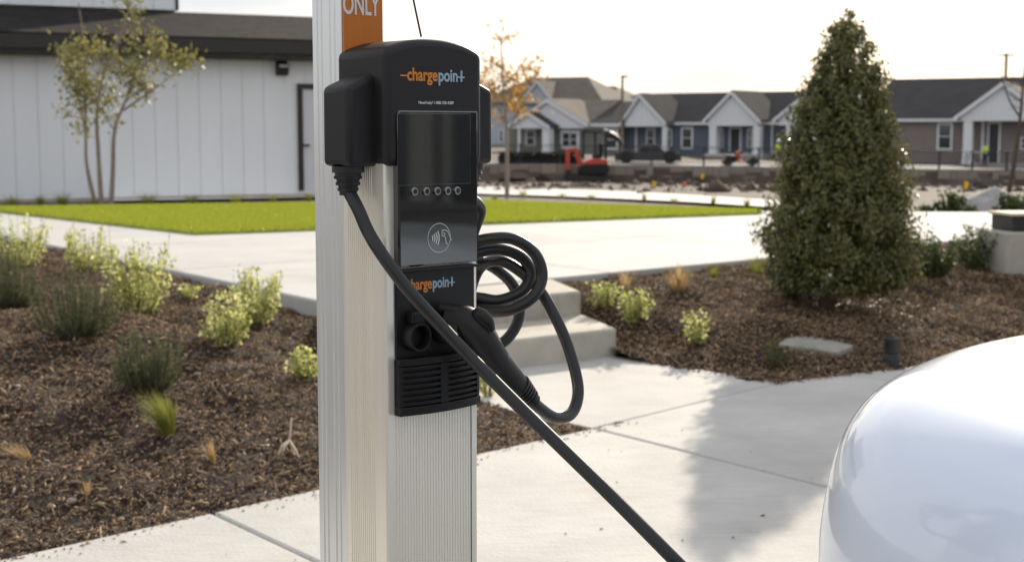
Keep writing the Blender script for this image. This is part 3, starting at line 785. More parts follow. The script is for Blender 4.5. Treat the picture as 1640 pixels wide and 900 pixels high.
m = MB(); m.tube(pts, rr, 20); m.build('strain_relief', 'rubber', con, smooth=35)
m = MB(); m.tube([end + EVI.to_3x3() @ Vector((-.12, -.12, -.03)), end + EVI.to_3x3() @ Vector((-.02, -.02, 0))], [.02, .026], 16); m.build('plug', 'black', ev, smooth=50)

# ================================================================== BUILDINGS
class Facade:
    """upright plane through the place seen at (px,py) at distance d, turned by yaw; local x along it, y backwards, z up from base"""
    def __init__(s, px, d, zbase, yaw, name, label, cat, group=None):
        p = D(px, 300, d); s.o = Vector((p.x, p.y, zbase)); s.yaw = yaw
        s.mx = Matrix.Translation(s.o) @ Matrix.Rotation(yaw, 4, 'Z'); s.inv = s.mx.inverted()
        s.root = empty(name, s.o, yaw, label, cat, group)
    def at(s, px, py, b=0.0):
        o = s.inv @ Vector((0, 0, CAM_H)); d = s.inv.to_3x3() @ ray(px, py); return o + d * ((b - o.y) / d.y)
    def rect(s, x0, x1, y0, y1, b=0.0):      # photo rectangle -> x0,x1,z0,z1
        pm = (x0 + x1) / 2
        return s.at(x0, y1, b).x, s.at(x1, y1, b).x, s.at(pm, y1, b).z, s.at(pm, y0, b).z
    def part(s, name, m, fn, parent=None, **k):
        b = MB(); fn(b); return b.build(name, m, parent or s.root, **k)
    def window(s, x0, x1, y0, y1, b=0.0, sash=True, cols=1, parent=None):
        X0, X1, Z0, Z1 = s.rect(x0, x1, y0, y1, b); t = max(.09, (X1 - X0) * .13)
        w = MB(); w.box(X0, X1, b - .06, b + .02, Z1 - t, Z1); w.box(X0, X1, b - .08, b + .02, Z0, Z0 + t)
        w.box(X0, X0 + t, b - .06, b + .02, Z0 + t, Z1 - t); w.box(X1 - t, X1, b - .06, b + .02, Z0 + t, Z1 - t)
        wo_ = w.build('window', 'white_trim', parent or s.root)
        p = MB(); p.box(X0 + t, X1 - t, b - .02, b + .01, Z0 + t, Z1 - t); p.build('pane', 'pane', wo_)
        mu = MB(); zm = (Z0 + Z1) / 2; mu.box(X0 + t, X1 - t, b - .045, b - .021, zm - .03, zm + .03)
        for c in range(1, cols): xm_ = X0 + (X1 - X0) * c / cols; mu.box(xm_ - .05, xm_ + .05, b - .05, b - .021, Z0 + t, Z1 - t)
        mu.build('sash_bar', 'white_trim', wo_)
        return wo_
    def door(s, x0, x1, y0, y1, b=0.0, m='door_dark', trim='white_trim', trim_w=.12):
        X0, X1, Z0, Z1 = s.rect(x0, x1, y0, y1, b)
        d = MB(); d.box(X0 + trim_w, X1 - trim_w, b - .035, b + .02, Z0, Z1 - trim_w); do = d.build('door', m, s.root)
        f = MB(); f.box(X0, X0 + trim_w - .002, b - .06, b + .02, Z0, Z1); f.box(X1 - trim_w + .002, X1, b - .06, b + .02, Z0, Z1); f.box(X0 + trim_w, X1 - trim_w, b - .06, b + .02, Z1 - trim_w + .002, Z1)
        f.build('frame', trim, do); return do
    def roof(s, xa, xb, ze, zr, run, m, over=.35, name='roof', y0=0.0, thick=.18):
        def fn(r):
            pr = [(y0 - over, ze - over * (zr - ze) / run), (y0 + run, zr), (y0 + 2 * run + over, ze - over * (zr - ze) / run),
                  (y0 + 2 * run + over, ze - over * (zr - ze) / run - thick), (y0 + run, zr - thick), (y0 - over, ze - over * (zr - ze) / run - thick)]
            r.prism(pr, xa, xb, 'x')
        o = s.part(name, m, fn)
        s.part('gutter', 'white_trim', lambda r: r.box(xa, xb, y0 - over - .09, y0 - over - .003, ze - over * (zr - ze) / run - thick - .04, ze - over * (zr - ze) / run - .02), o)
        return o
    def gable(s, xl, xp, xr, ye, yp, yb, depth, b, roofm, posts=(), post_base=250, main_run=3.0, wall='white_trim', boards=True):
        """projecting gable: photo pixels of left eave, peak, right eave; plane at local y=b (in front)"""
        L, P_, R_ = s.at(xl, ye, b), s.at(xp, yp, b), s.at(xr, ye, b); zb = s.at(xp, yb, b).z
        ze = (L.z + R_.z) / 2; ins = (R_.x - L.x) * .045; sl = (P_.z - ze) / (P_.x - L.x)
        s.part('gable', wall, lambda r: r.prism([(L.x + ins, zb), (R_.x - ins, zb), (R_.x - ins, ze + sl * ins * .5), (P_.x, P_.z - .1), (L.x + ins, ze + sl * ins * .5)], b, b + .15, 'y'))
        if boards:
            n = max(3, int((R_.x - L.x) / .42)); gp = s.root.children[-1]
            for k in range(1, n):
                x = L.x + ins + (R_.x - L.x - 2 * ins) * k / n
                zt = P_.z - .12 - abs(x - P_.x) * (P_.z - ze) / (P_.x - L.x if x < P_.x else R_.x - P_.x)
                if zt > zb + .1: s.part('batten', wall, lambda r: r.box(x - .025, x + .025, b - .03, b - .001, zb, zt), gp)
        th = .16
        rf = s.part('gable_roof', roofm, lambda r: r.prism([(L.x - .15, ze - .15 * sl), (P_.x, P_.z), (R_.x + .15, ze - .15 * sl), (R_.x + .15, ze - .15 * sl + th), (P_.x, P_.z + th), (L.x - .15, ze - .15 * sl + th)], b - .22, b + depth, 'y'))
        s.part('barge_board', 'white_trim', lambda r: r.prism([(L.x - .17, ze - .17 * sl - .16), (P_.x, P_.z - .18), (R_.x + .17, ze - .17 * sl - .16), (R_.x + .17, ze - .17 * sl + .12), (P_.x, P_.z + .12), (L.x - .17, ze - .17 * sl + .12)], b - .28, b - .222, 'y'), rf)
        for (x0, x1) in posts:
            A, B_ = s.at(x0, post_base, b).x, s.at(x1, post_base, b).x; z0 = -.6
            s.part('porch_post', 'white_trim', lambda r: (r.box(A, B_, b + .02, b + .02 + (B_ - A), z0, zb - .001), r.box(A - .05, B_ + .05, b - .03, b + .07 + (B_ - A), z0, s.at(x0, post_base, b).z + .25)))

# ---- white board-sided building
wb_l, wb_r = D(0, 314, 26.4), D(500, 305, 29.0)
wb_yaw = math.atan2(wb_r.y - wb_l.y, wb_r.x - wb_l.x)
wb = Facade(250, (26.4 + 29.0) / 2, 0.12, wb_yaw, 'white_building', 'white board sided building with dark shingle roof behind the lawn', 'building')
xa, xb = wb.at(-260, 300).x, wb.at(575, 300).x
ze = (wb.at(0, 60).z + wb.at(497, 84).z) / 2
wall_ = wb.part('wall', 'siding', lambda r: r.box(xa, xb, .022, 9, -.6, ze + .1))
dr0, dr1, dz0, dz1 = wb.rect(478.5, 524, 135, 305)
x = xa; k = 0; pitch_ = .432
while x < xb:                                # each siding board a piece, joints open behind
    x1 = min(x + pitch_ - .014, xb); z0_ = -.02
    if x1 > dr0 and x < dr1: z0_ = dz1 + .005
    cx0 = max(x, dr1) if x < dr1 < x1 else x
    wb.part('siding_board', 'siding', lambda r: r.box(x, x1, .0, .021, z0_, ze + .08), wall_)
    x += pitch_
wb.part('plinth', 'step', lambda r: r.box(xa, xb, -.012, .05, -.6, -.024))
dd = MB(); dd.box(dr0 + .10, dr1 - .1, .0, .05, dz0, dz1 - .10); dd = dd.build('door', 'door_white', wb.root)
ff = MB(); ff.box(dr0, dr0 + .098, -.05, .06, dz0, dz1); ff.box(dr1 - .098, dr1, -.05, .06, dz0, dz1); ff.box(dr0 + .1, dr1 - .1, -.05, .06, dz1 - .098, dz1); ff.build('frame', 'fascia', dd)
hp = wb.at(489, 233, -.05); hh_ = MB(); hh_.tube([(hp.x - .03, 0, hp.z), (hp.x - .03, -.06, hp.z), (hp.x + .09, -.065, hp.z)], .022, 8); hh_.build('handle', 'iron', dd, smooth=40)
l0, l1, lz0, lz1 = wb.rect(441, 459, 99, 122)
lamp_ = MB(); lamp_.prism([(0, lz0), (-.16, lz0 + .02), (-.20, lz1 - .08), (-.05, lz1), (0, lz1)], l0, l1, 'x'); lamp_ = lamp_.build('wall_light', 'iron', wb.root, bevel=.01)
ll = MB(); ll.box(l0 + .03, l1 - .03, -.215, -.19, lz1 - .12, lz1 - .07); ll.build('lens', 'lens', lamp_)
# roof: eave with dark fascia, shingle slope
run = 4.2; zr = wb.at(400, 22, run).z - .25
rise = (zr - ze) / run
rf = wb.part('roof', 'shingle', lambda r: r.prism([(-.45, ze - .45 * rise + .22), (run, zr + .22), (2 * run + .4, ze - .1), (2 * run + .4, ze - .25), (run, zr), (-.45, ze - .45 * rise)], xa - .3, xb + .4, 'x'))
wb.part('gutter', 'fascia', lambda r: r.box(xa - .3, xb + .4, -.58, -.455, ze - .45 * rise - .06, ze - .45 * rise + .19), rf)
wb.part('soffit', 'fascia', lambda r: r.box(xa - .3, xb + .4, -.45, -.002, ze - .26, ze - .20), rf)
nrow, nsh = 20, 0
for i in range(nrow):                        # shingle courses as slightly stepped strips
    t0 = -.44 + (run + .40) * i / nrow; t1 = t0 + (run + .40) / nrow - .005
    wb.part('shingle_course', 'shingle', lambda r: r.prism([(t0, ze + t0 * rise + .225), (t0, ze + t0 * rise + .236), (t1, ze + t1 * rise + .227), (t1, ze + t1 * rise + .225)], xa - .3, xb + .4, 'x'), rf)
# upper storey volume rising through the roof on the left
ux = wb.at(281, 15, run * .96).x
up = wb.part('upper_wall', 'siding', lambda r: r.box(xa, ux, run * .96, 8.0, ze + 1.0, ze + 4.2))
x = xa
while x < ux:
    x1 = min(x + pitch_ - .014, ux - .01); wb.part('siding_board', 'siding', lambda r: r.box(x, x1, run * .96 - .025, run * .96 - .001, ze + 1.0, ze + 4.2), up); x += pitch_
wb.part('corner_trim', 'fascia', lambda r: r.box(ux + .002, ux + .07, run * .96 - .03, 8, ze + 1.0, ze + 4.2), up)

# ---- row of cottages beyond the site
hb = Facade(1100, 118, -.52, R(-36), 'cottage', 'slate blue cottage with white gabled porches beyond the excavator', 'house', 'cottages in a row beyond the site')
xa, xb = hb.at(992, 240).x, hb.at(1335, 240).x
zeB = hb.at(1100, 195).z; zrB = hb.at(1125, 149, 5.5).z
hb.part('wall', 'blue_wall', lambda r: r.box(xa, xb, 0, 11, -1.2, zeB))
hb.roof(xa - .3, xb + .3, zeB + .1, zrB, 5.5, 'far_shingle')
hb.window(1091, 1110, 204, 239); hb.window(1035, 1049, 206, 238); hb.window(1068.5, 1076, 206, 236)
hb.part('trim_board', 'white_trim', lambda r: r.box(hb.at(1018, 240).x, hb.at(1020.5, 240).x, -.1, -.005, -.6, zeB))
hb.part('trim_board', 'white_trim', lambda r: r.box(hb.at(1235.5, 240).x, hb.at(1238, 240).x, -.1, -.005, -.6, zeB))
hb.door(1168, 1187, 204, 243); hb.window(1152, 1158, 206, 238); hb.window(1197, 1204, 206, 238)
hb.gable(998, 1026, 1066, 195, 153, 203, 5, -1.6, 'far_shingle', [(1060, 1066)], 241)
hb.gable(1130, 1173, 1217, 193, 148, 202, 5, -1.6, 'far_shingle', [(1135, 1146), (1205, 1216)], 250)
hb.gable(1242, 1299, 1356, 192, 146, 201, 5, -1.6, 'far_shingle', [(1258, 1264)], 250)
hb.part('porch_slab', 'farwalk', lambda r: r.box(hb.at(1126, 250, -1.8).x, hb.at(1222, 250, -1.8).x, -1.9, -.01, -1.0, hb.at(1170, 247, -1.8).z))

hc = Facade(1530, 100, -1.0, R(-30), 'cottage', 'taupe brown cottage with white porch gable behind the bare sapling', 'house', 'cottages in a row beyond the site')
xa, xb = hc.at(1395, 250).x, hc.at(1760, 250).x
zeC = hc.at(1480, 189).z; zrC = hc.at(1500, 126, 6.5).z
hc.part('wall', 'brown_wall', lambda r: r.box(xa, xb, 0, 13, -1.0, zeC))
hc.roof(xa - .4, xb + .3, zeC + .1, zrC, 6.5, 'far_shingle')
hc.window(1500, 1525, 197, 241); hc.door(1580, 1601, 196, 261)
hc.window(1634, 1650, 220, 240)
hc.part('trim_board', 'white_trim', lambda r: r.box(hc.at(1571, 250).x, hc.at(1575, 250).x, -.12, -.005, -.4, zeC))
hc.gable(1532, 1607, 1684, 188, 134, 194, 6, -1.7, 'far_shingle', [(1541, 1555), (1662, 1676)], 261)
hc.part('porch_slab', 'farwalk', lambda r: r.box(hc.at(1537, 262, -1.8).x, hc.at(1690, 262, -1.8).x, -1.9, -.01, -.8, hc.at(1600, 263, -1.8).z))

ha = Facade(900, 124, -.50, R(-36), 'cottage', 'grey green cottage with two white gables and a taupe roof', 'house', 'cottages in a row beyond the site')
xa, xb = ha.at(815, 240).x, ha.at(991, 240).x; zeA = ha.at(900, 205).z
ha.part('wall', 'green_wall', lambda r: r.box(xa, xb, 0, 10, -1.2, zeA))
xm_ = ha.at(946, 190).x
ha.roof(ha.at(880, 200).x, xm_ - .01, zeA + .5, ha.at(920, 161, 5).z, 5, 'tan_shingle')
ha.roof(xm_, xb + .6, zeA + .5, ha.at(980, 163, 5).z, 5, 'far_shingle', name='roof')
ha.window(842, 858, 207, 234); ha.window(898, 928, 209, 239, cols=2); ha.window(970, 990, 208, 240)
ha.door(879, 887, 205, 243)
ha.gable(816, 846, 880, 203, 181, 206, 5, -1.8, 'far_shingle', [(829, 832), (868, 879)], 246)
ha.gable(822, 878, 941, 200, 161, 206, 5, -.5, 'tan_shingle', [])

hd = Facade(860, 168, -.6, R(-25), 'background_house', 'large two storey house with pale walls and broad taupe hipped roof', 'house')
x0_, x1_ = hd.at(770, 240).x, hd.at(905, 240).x; zeD = hd.at(850, 164).z; zrD = hd.at(850, 125, 6).z
hd.part('wall', 'pale_wall', lambda r: r.box(x0_, x1_, 0, 12, -1.2, zeD))
def hip(r, xa, xb, ya, yb, ze, zr, inset, th=.2):
    ym = (ya + yb) / 2
    vs = [(xa, ya, ze), (xb, ya, ze), (xb, yb, ze), (xa, yb, ze), (xa + inset, ym, zr), (xb - inset, ym, zr), (xa, ya, ze - th), (xb, ya, ze - th), (xb, yb, ze - th), (xa, yb, ze - th)]
    r.add(vs, [(0, 1, 5, 4), (1, 2, 5), (2, 3, 4, 5), (3, 0, 4), (9, 8, 7, 6), (0, 6, 7, 1), (1, 7, 8, 2), (2, 8, 9, 3), (3, 9, 6, 0)])
hd.part('roof', 'tan_shingle', lambda r: hip(r, x0_ - .5, hd.at(968, 200).x, -.5, 12.5, zeD, zrD, 4.5))
hd.gable(838, 861, 884, 160, 131, 166, 6, -.8, 'tan_shingle', [], wall='pale_wall', boards=False)
hd.window(800, 806, 176, 196); hd.window(800, 806, 208, 228)
he = Facade(960, 190, -.6, R(-25), 'background_house', 'distant house with stepped taupe roof and small pale dormer beside the light pole', 'house')
x0_, x1_ = he.at(925, 240).x, he.at(1012, 240).x; zeE = he.at(960, 164).z
he.part('wall', 'pale_wall', lambda r: r.box(x0_, x1_, 0, 12, -1.2, zeE))
he.part('roof', 'tan_shingle', lambda r: hip(r, he.at(905, 200).x, he.at(1000, 200).x, -.5, 12.5, zeE, he.at(945, 139, 6).z, 3.6))
he.part('roof', 'far_shingle', lambda r: hip(r, he.at(985, 200).x, he.at(1040, 200).x, -.3, 9, zeE, he.at(1010, 150, 5).z, 1.8))
he.gable(938, 947, 956, 160, 142, 162, 5, -.8, 'far_shingle', [], wall='pale_wall', boards=False)

# ---- retaining wall of stone blocks, fence on it
rw = empty('retaining_wall', (0, 81, -1.7), 0, 'long low limestone retaining wall below the black fence', 'wall')
def wtop(x): return float(far_z(x, 81.0)) + .05
rx = np.arange(-14, 36, 2.0)
mb = MB()
for i in range(len(rx) - 1):
    mb.add([(rx[i], .3, -1.2), (rx[i + 1], .3, -1.2), (rx[i + 1], .3, wtop(rx[i + 1]) + 1.66), (rx[i], .3, wtop(rx[i]) + 1.66)], [(0, 1, 2, 3)])
mb.build('core', 'stone', rw)
rr_ = random.Random(3); blk = MB()
x = -14.0
M['stone_b'] = mat('limestone_blocks', (.27, .22, .18), .95, island=[(.30, .25, .205), (.44, .375, .31), (.36, .305, .255), (.52, .45, .38), (.24, .20, .165)], bump=.6, bscale=4)
for c in range(5):
    x = -14.0 + rr_.random()
    while x < 35:
        w = rr_.uniform(.35, .95); z1 = wtop(x) + 1.7; z0 = -1.2; h = (z1 - z0 + .55) / 5
        zz = z1 - h * (c + 1); blk.box(x, x + w - .03, .0 - rr_.uniform(0, .06), .32, zz + .015, zz + h - .015); x += w
o_ = blk.build('stone_blocks', 'stone_b', rw); kind(o_, 'stuff')
fn_ = empty('fence', (0, 81.6, -.6), 0, 'thin black metal fence along the top of the retaining wall', 'fence')
fz = lambda x: wtop(x) + .62
xs_f = [D(px, 260, 81.6).x for px in (770, 833, 897, 960, 1043, 1127, 1215, 1300, 1428, 1504, 1557, 1612, 1670)]
for i, xf in enumerate(xs_f):
    m_ = MB(); m_.box(xf - .05, xf + .05, -.05, .05, fz(xf) - .2, fz(xf) + 1.12); m_.build('post', 'iron', fn_)
    if i + 1 < len(xs_f):
        x2 = xs_f[i + 1]
        for hz in (1.02, .12):
            m_ = MB(); m_.add([(xx, yy_, zz) for xx in (xf + .051, x2 - .051) for yy_ in (-.015, .015) for zz in (fz(xx) + hz, fz(xx) + hz + .04)],
                              [(0, 1, 3, 2), (4, 6, 7, 5), (0, 4, 5, 1), (2, 3, 7, 6), (0, 2, 6, 4), (1, 5, 7, 3)]); m_.build('rail', 'iron', fn_)
        m_ = MB(); n = int((x2 - xf) / .14)
        for k in range(1, n): xx = xf + (x2 - xf) * k / n; m_.box(xx - .009, xx + .009, -.009, .009, fz(xx) + .14, fz(xx) + 1.04)
        kind(m_.build('pickets', 'iron', fn_), 'stuff')
# street strip in front of the cottages
st_ = MB(); v = []
for xx in (-20, 0, 10, 20, 32, 45):
    for yy_ in (83, 92): v.append((xx, yy_, float(far_z(xx, yy_)) + .03))
st_.add(v, [(2 * i, 2 * i + 2, 2 * i + 3, 2 * i + 1) for i in range(5)]); M['street'] = mat('worn_street', (.17, .165, .165), .9, var=.15, scale=.5); kind(st_.build('street', 'street'), 'structure')

# ================================================================== VEGETATION
def limb(mb, p, q, r0, r1, wob_=.06, n=7, rnd=random):
    L = (q - p).length; pts = [p]
    for k in range(1, n): t = k / n; pts.append(p.lerp(q, t) + Vector((rnd.uniform(-1, 1), rnd.uniform(-1, 1), rnd.uniform(-.4, .4))) * L * wob_ * math.sin(math.pi * t))
    pts.append(q); mb.tube(pts, list(np.linspace(r0, r1, n + 1)), 7); return pts

# ---- cone shaped evergreen on the right
tb = GB(1325, 497, True); TD = tb.y
def cone_tree():
    root = empty('evergreen_tree', tb, 0, 'dense cone shaped evergreen tree standing in the mulch bed', 'tree')
    s = TD / FPX; top = (497 - 22) * s * 1.0
    rnd = random.Random(5); rng = np.random.default_rng(5)
    m = MB(); ax = [Vector((0, 0, -.05))]
    m.tube([(0, 0, -.06), (.005, 0, .12), (.02, 0, .5), (.03, .01, top * .75), (.05, 0, top * .97)], [.058, .046, .036, .018, .004], 9); m.build('trunk', 'bark_dark', root, smooth=60)
    # radius profile in pixels by height above the base
    hs = np.array([24, 45, 97, 150, 197, 250, 297, 340, 367, 412, 440, 462, 475]) * s
    rs = np.array([94, 120, 130, 119, 107, 93, 78, 63, 53, 38, 24, 12, 3]) * s
    cx = lambda z: (np.interp(z / s, [0, 100, 300, 475], [8, 14, 18, 26])) * s
    br = MB(); P, N = [], []
    nb = 1000
    for i in range(nb):
        z = (24 + (440 * (1 - math.sqrt(1 - rnd.random() * .985)) if rnd.random() < .88 else rnd.uniform(220, 415))) * s; a = rnd.uniform(0, 2 * math.pi)
        rm = np.interp(z, hs, rs) * rnd.uniform(.82, 1.05) * (1 + .06 * math.sin(3 * a + z * 9) + .05 * math.sin(5 * a - z * 17))
        if rnd.random() < .10: rm *= rnd.uniform(1.06, 1.22)
        c = Vector((float(cx(z)), 0, z)); tip = c + Vector((math.cos(a) * rm, math.sin(a) * rm, rnd.uniform(.02, .10)))
        st = Vector((float(cx(z - .1)), 0, max(.1, z - rm * .45)))
        if i % 4 == 0: br.tube([st, st.lerp(tip, .5) + Vector((0, 0, .01)), tip], [.006, .004, .0015], 4)
        nn = rnd.randint(34, 58)
        for k in range(nn):
            t = 1 - abs(rnd.gauss(0, .26)); t = max(.25, min(1.03, t))
            q = st.lerp(tip, t) + Vector((rnd.gauss(0, .020), rnd.gauss(0, .020), rnd.gauss(0, .026)))
            if q.z < 34 * s: continue
            P.append(q); d = Vector((math.cos(a), math.sin(a), .5)) + Vector((rnd.gauss(0, .6), rnd.gauss(0, .6), rnd.gauss(0, .6))); N.append(d.normalized())
    for k in range(9000):                    # inner leaves close the heart of the crown
        z = (40 + 400 * (1 - math.sqrt(1 - rnd.random() * .97))) * s; a = rnd.uniform(0, 2 * math.pi); r_ = np.interp(z, hs, rs) * math.sqrt(rnd.random()) * .80
        P.append(Vector((float(cx(z)) + math.cos(a) * r_, math.sin(a) * r_, z))); N.append(Vector((rnd.gauss(0, 1), rnd.gauss(0, 1), rnd.gauss(0, 1))).normalized())
    # leader shoots
    for k in range(160):
        z = rnd.uniform(.86, 1.0) * top; P.append(Vector((float(cx(z)) + rnd.gauss(0, .012), rnd.gauss(0, .012), z))); N.append(Vector((rnd.gauss(0, 1), rnd.gauss(0, 1), .4)).normalized())
    kind(br.build('branches', 'bark_dark', root, smooth=60), 'stuff')
    V, Fq = leaf_quads(np.array(P), np.array(N), rng.uniform(.020, .058, len(P)), rng.uniform(.010, .024, len(P)), rng=rng)
    kind(np_mesh('crown', V, Fq, 'leaf_holly', root), 'stuff')
cone_tree()

def open_tree(name, base, trunks, label, leafm, barkm, leaf=(.05, .09), nleaf=30, twigs=10, spread=.35, r0=.03, rng_seed=1, group=None, leaf_w=.5, density=1.0, tw_len=(.25, .6)):
    """trunks: list of lists of points (relative to the base); leaf clumps gather along the upper branches"""
    root = empty(name, base, 0, label, 'tree', group); rnd = random.Random(rng_seed); rng = np.random.default_rng(rng_seed)
    P, N = [], []; bm_ = MB()
    for ti, tr in enumerate(trunks):
        pts = spline([Vector(p) for p in tr['pts']], 6); L = len(pts); m = MB()
        r = tr.get('r', r0); m.tube(pts, list(np.linspace(r, r * .22, L)), 9); m.build('trunk', barkm, root, smooth=60)
        for k in range(tr.get('twigs', twigs)):
            t = rnd.uniform(tr.get('from', .35), 1.0); p = pts[min(L - 1, int(t * (L - 1)))]
            a = rnd.uniform(0, 2 * math.pi); ln = rnd.uniform(*tw_len) * (1.25 - .5 * t)
            q = p + Vector((math.cos(a) * ln * .8, math.sin(a) * ln * .8, ln * rnd.uniform(.25, .95)))
            tw = limb(bm_, p, q, r * .30, .003, .08, 5, rnd)
            for j in range(2):
                p2 = tw[rnd.randint(2, 4)]; a2 = a + rnd.uniform(-1.3, 1.3); l2 = ln * rnd.uniform(.3, .6)
                q2 = p2 + Vector((math.cos(a2) * l2, math.sin(a2) * l2, l2 * rnd.uniform(-.1, .7))); tw2 = limb(bm_, p2, q2, r * .14, .002, .08, 4, rnd)
                for pp_ in (tw, tw2):
                    for i in range(int(nleaf * density * rnd.uniform(.3, 1.2) / 2)):
                        f = rnd.uniform(.35, 1.05); i0 = min(len(pp_) - 2, int(f * (len(pp_) - 1)))
                        c = pp_[i0].lerp(pp_[i0 + 1], rnd.random()) + Vector((rnd.gauss(0, 1), rnd.gauss(0, 1), rnd.gauss(0, 1))) * spread * .12
                        P.append(c); N.append(Vector((rnd.gauss(0, 1), rnd.gauss(0, 1), rnd.gauss(.5, .8))).normalized())
    kind(bm_.build('branches', barkm, root, smooth=60), 'stuff')
    if P:
        ll_ = rng.uniform(leaf[0], leaf[1], len(P)); V, Fq = leaf_quads(np.array(P), np.array(N), ll_, ll_ * leaf_w, rng=rng)
        kind(np_mesh('crown', V, Fq, leafm, root), 'stuff')
    return root

# ---- three-stemmed young tree before the white building
b0 = G(160, 326, .24); sc = b0.y / FPX
rel = lambda px, py, dy=0: ((px - 160) * sc, dy, (326 - py) * sc)
t1 = {'pts': [rel(152, 326), rel(141, 265), rel(138, 215, .1), rel(136, 150, .2), rel(140, 80, .1), rel(136, 10)], 'r': .035, 'from': .38, 'twigs': 17}
t2 = {'pts': [rel(162, 326), rel(160, 240), rel(163, 180, -.1), rel(178, 110, -.1), rel(205, 50), rel(225, -15)], 'r': .04, 'from': .42, 'twigs': 18}
t3 = {'pts': [rel(178, 328), rel(183, 265), rel(190, 210, -.1), rel(205, 165), rel(228, 115, .15), rel(262, 72, .2)], 'r': .042, 'from': .42, 'twigs': 18}
t4 = {'pts': [rel(202, 178), rel(235, 158, -.1), rel(268, 135, -.1), rel(305, 102, .1)], 'r': .02, 'from': .25, 'twigs': 12}
t5 = {'pts': [rel(138, 215, .1), rel(125, 160, .2), rel(108, 100, .3), rel(90, 68, .2)], 'r': .018, 'from': .3, 'twigs': 10}
open_tree('young_tree', b0, [t1, t2, t3, t4, t5], 'three-stemmed young tree with loose green crown before the white building', 'leaf_oak', 'bark', leaf=(.055, .11), nleaf=22, spread=.75, rng_seed=11, tw_len=(.22, .5))

# ---- small autumn tree beyond the lawn
b1 = GF(812, 318); sc1 = b1.y / FPX
rel1 = lambda px, py, dy=0: ((px - 812) * sc1, dy, (318 - py) * sc1)
a1 = {'pts': [rel1(812, 318), rel1(812, 250), rel1(811, 200), rel1(806, 140), rel1(802, 60)], 'r': .05, 'from': .48, 'twigs': 14}
a2 = {'pts': [rel1(811, 215), rel1(825, 190), rel1(840, 160), rel1(846, 130)], 'r': .022, 'from': .35, 'twigs': 9}
a3 = {'pts': [rel1(811, 200), rel1(800, 175), rel1(792, 145), rel1(786, 100)], 'r': .02, 'from': .4, 'twigs': 8}
open_tree('autumn_sapling', b1, [a1, a2, a3], 'slender sapling with thin orange autumn leaves beyond the lawn', 'leaf_autumn', 'bark', leaf=(.08, .15), nleaf=12, spread=.7, rng_seed=4, tw_len=(.25, .7))
# ---- bare sapling on the right
b2 = GF(1612, 326); sc2 = b2.y / FPX
rel2 = lambda px, py, dy=0: ((px - 1612) * sc2, dy, (326 - py) * sc2)
bt = {'pts': [rel2(1612, 326), rel2(1622, 260), rel2(1628, 200), rel2(1632, 130), rel2(1636, 70)], 'r': .045, 'twigs': 5, 'from': .5}
bt2 = {'pts': [rel2(1629, 190), rel2(1612, 165), rel2(1600, 135), rel2(1596, 120)], 'r': .02, 'twigs': 3}
bt3 = {'pts': [rel2(1631, 205), rel2(1648, 170), rel2(1655, 130)], 'r': .02, 'twigs': 3}
open_tree('bare_sapling', b2, [bt, bt2, bt3], 'leafless thin sapling near the gravel pile', 'leaf_oak', 'bark_dark', nleaf=0, density=0, rng_seed=9, tw_len=(.25, .5))

# ---- small plants
def salvia(base, h, w, label, seed, flowers=6, group='yellow green flowering sage bushes', dens=1.0, leaf=(.016, .034), m='leaf_salvia', name='sage_bush', cat='bush'):
    root = empty(name, base, 0, label, cat, group); rnd = random.Random(seed); rng = np.random.default_rng(seed)
    st, fl_ = MB(), MB(); P, N = [], []
    ns = int(40 * dens + 8)
    for i in range(ns):
        a = rnd.uniform(0, 2 * math.pi); rr = w * .56 * math.sqrt(rnd.random()); hh = h * rnd.uniform(.42, 1.15) * (1 - .18 * (rr / (w * .5)) ** 2)
        p0 = Vector((math.cos(a) * rr * .25, math.sin(a) * rr * .25, -.01)); p2 = Vector((math.cos(a) * rr, math.sin(a) * rr, hh)); p1 = p0.lerp(p2, .5) + Vector((math.cos(a), math.sin(a), 0)) * rr * .12
        pts = spline([p0, p1, p2], 4); st.tube(pts, list(np.linspace(.0028, .001, len(pts))), 4)
        nl = int(hh / .0085 * .95)
        for k in range(nl):
            t = rnd.uniform(.15, 1.0) ** .8; q = pts[min(len(pts) - 2, int(t * (len(pts) - 1)))]; q = q.lerp(pts[min(len(pts) - 1, int(t * (len(pts) - 1)) + 1)], rnd.random())
            P.append(q + Vector((rnd.gauss(0, .014), rnd.gauss(0, .014), rnd.gauss(0, .008)))); N.append(Vector((rnd.gauss(0, .7), rnd.gauss(0, .7), rnd.gauss(.7, .5))).normalized())
        if i < flowers:
            tip = p2 + Vector((rnd.gauss(0, .01), rnd.gauss(0, .01), h * rnd.uniform(.08, .25))); st.tube([p2, tip], [.0012, .0008], 4)
            for k in range(3):
                c = tip - Vector((0, 0, k * .012)); fl_.add([c + Vector((rnd.uniform(-.008, .008), rnd.uniform(-.008, .008), rnd.uniform(-.005, .005))) for _ in range(3)], [(0, 1, 2)])
    st.build('stems', 'stem', root)
    ll_ = rng.uniform(leaf[0], leaf[1], len(P)); V, Fq = leaf_quads(np.array(P), np.array(N), ll_, ll_ * .62, rng=rng)
    kind(np_mesh('foliage', V, Fq, m, root), 'stuff')
    if flowers: kind(fl_.build('flowers', 'flower', root), 'stuff')
    return root
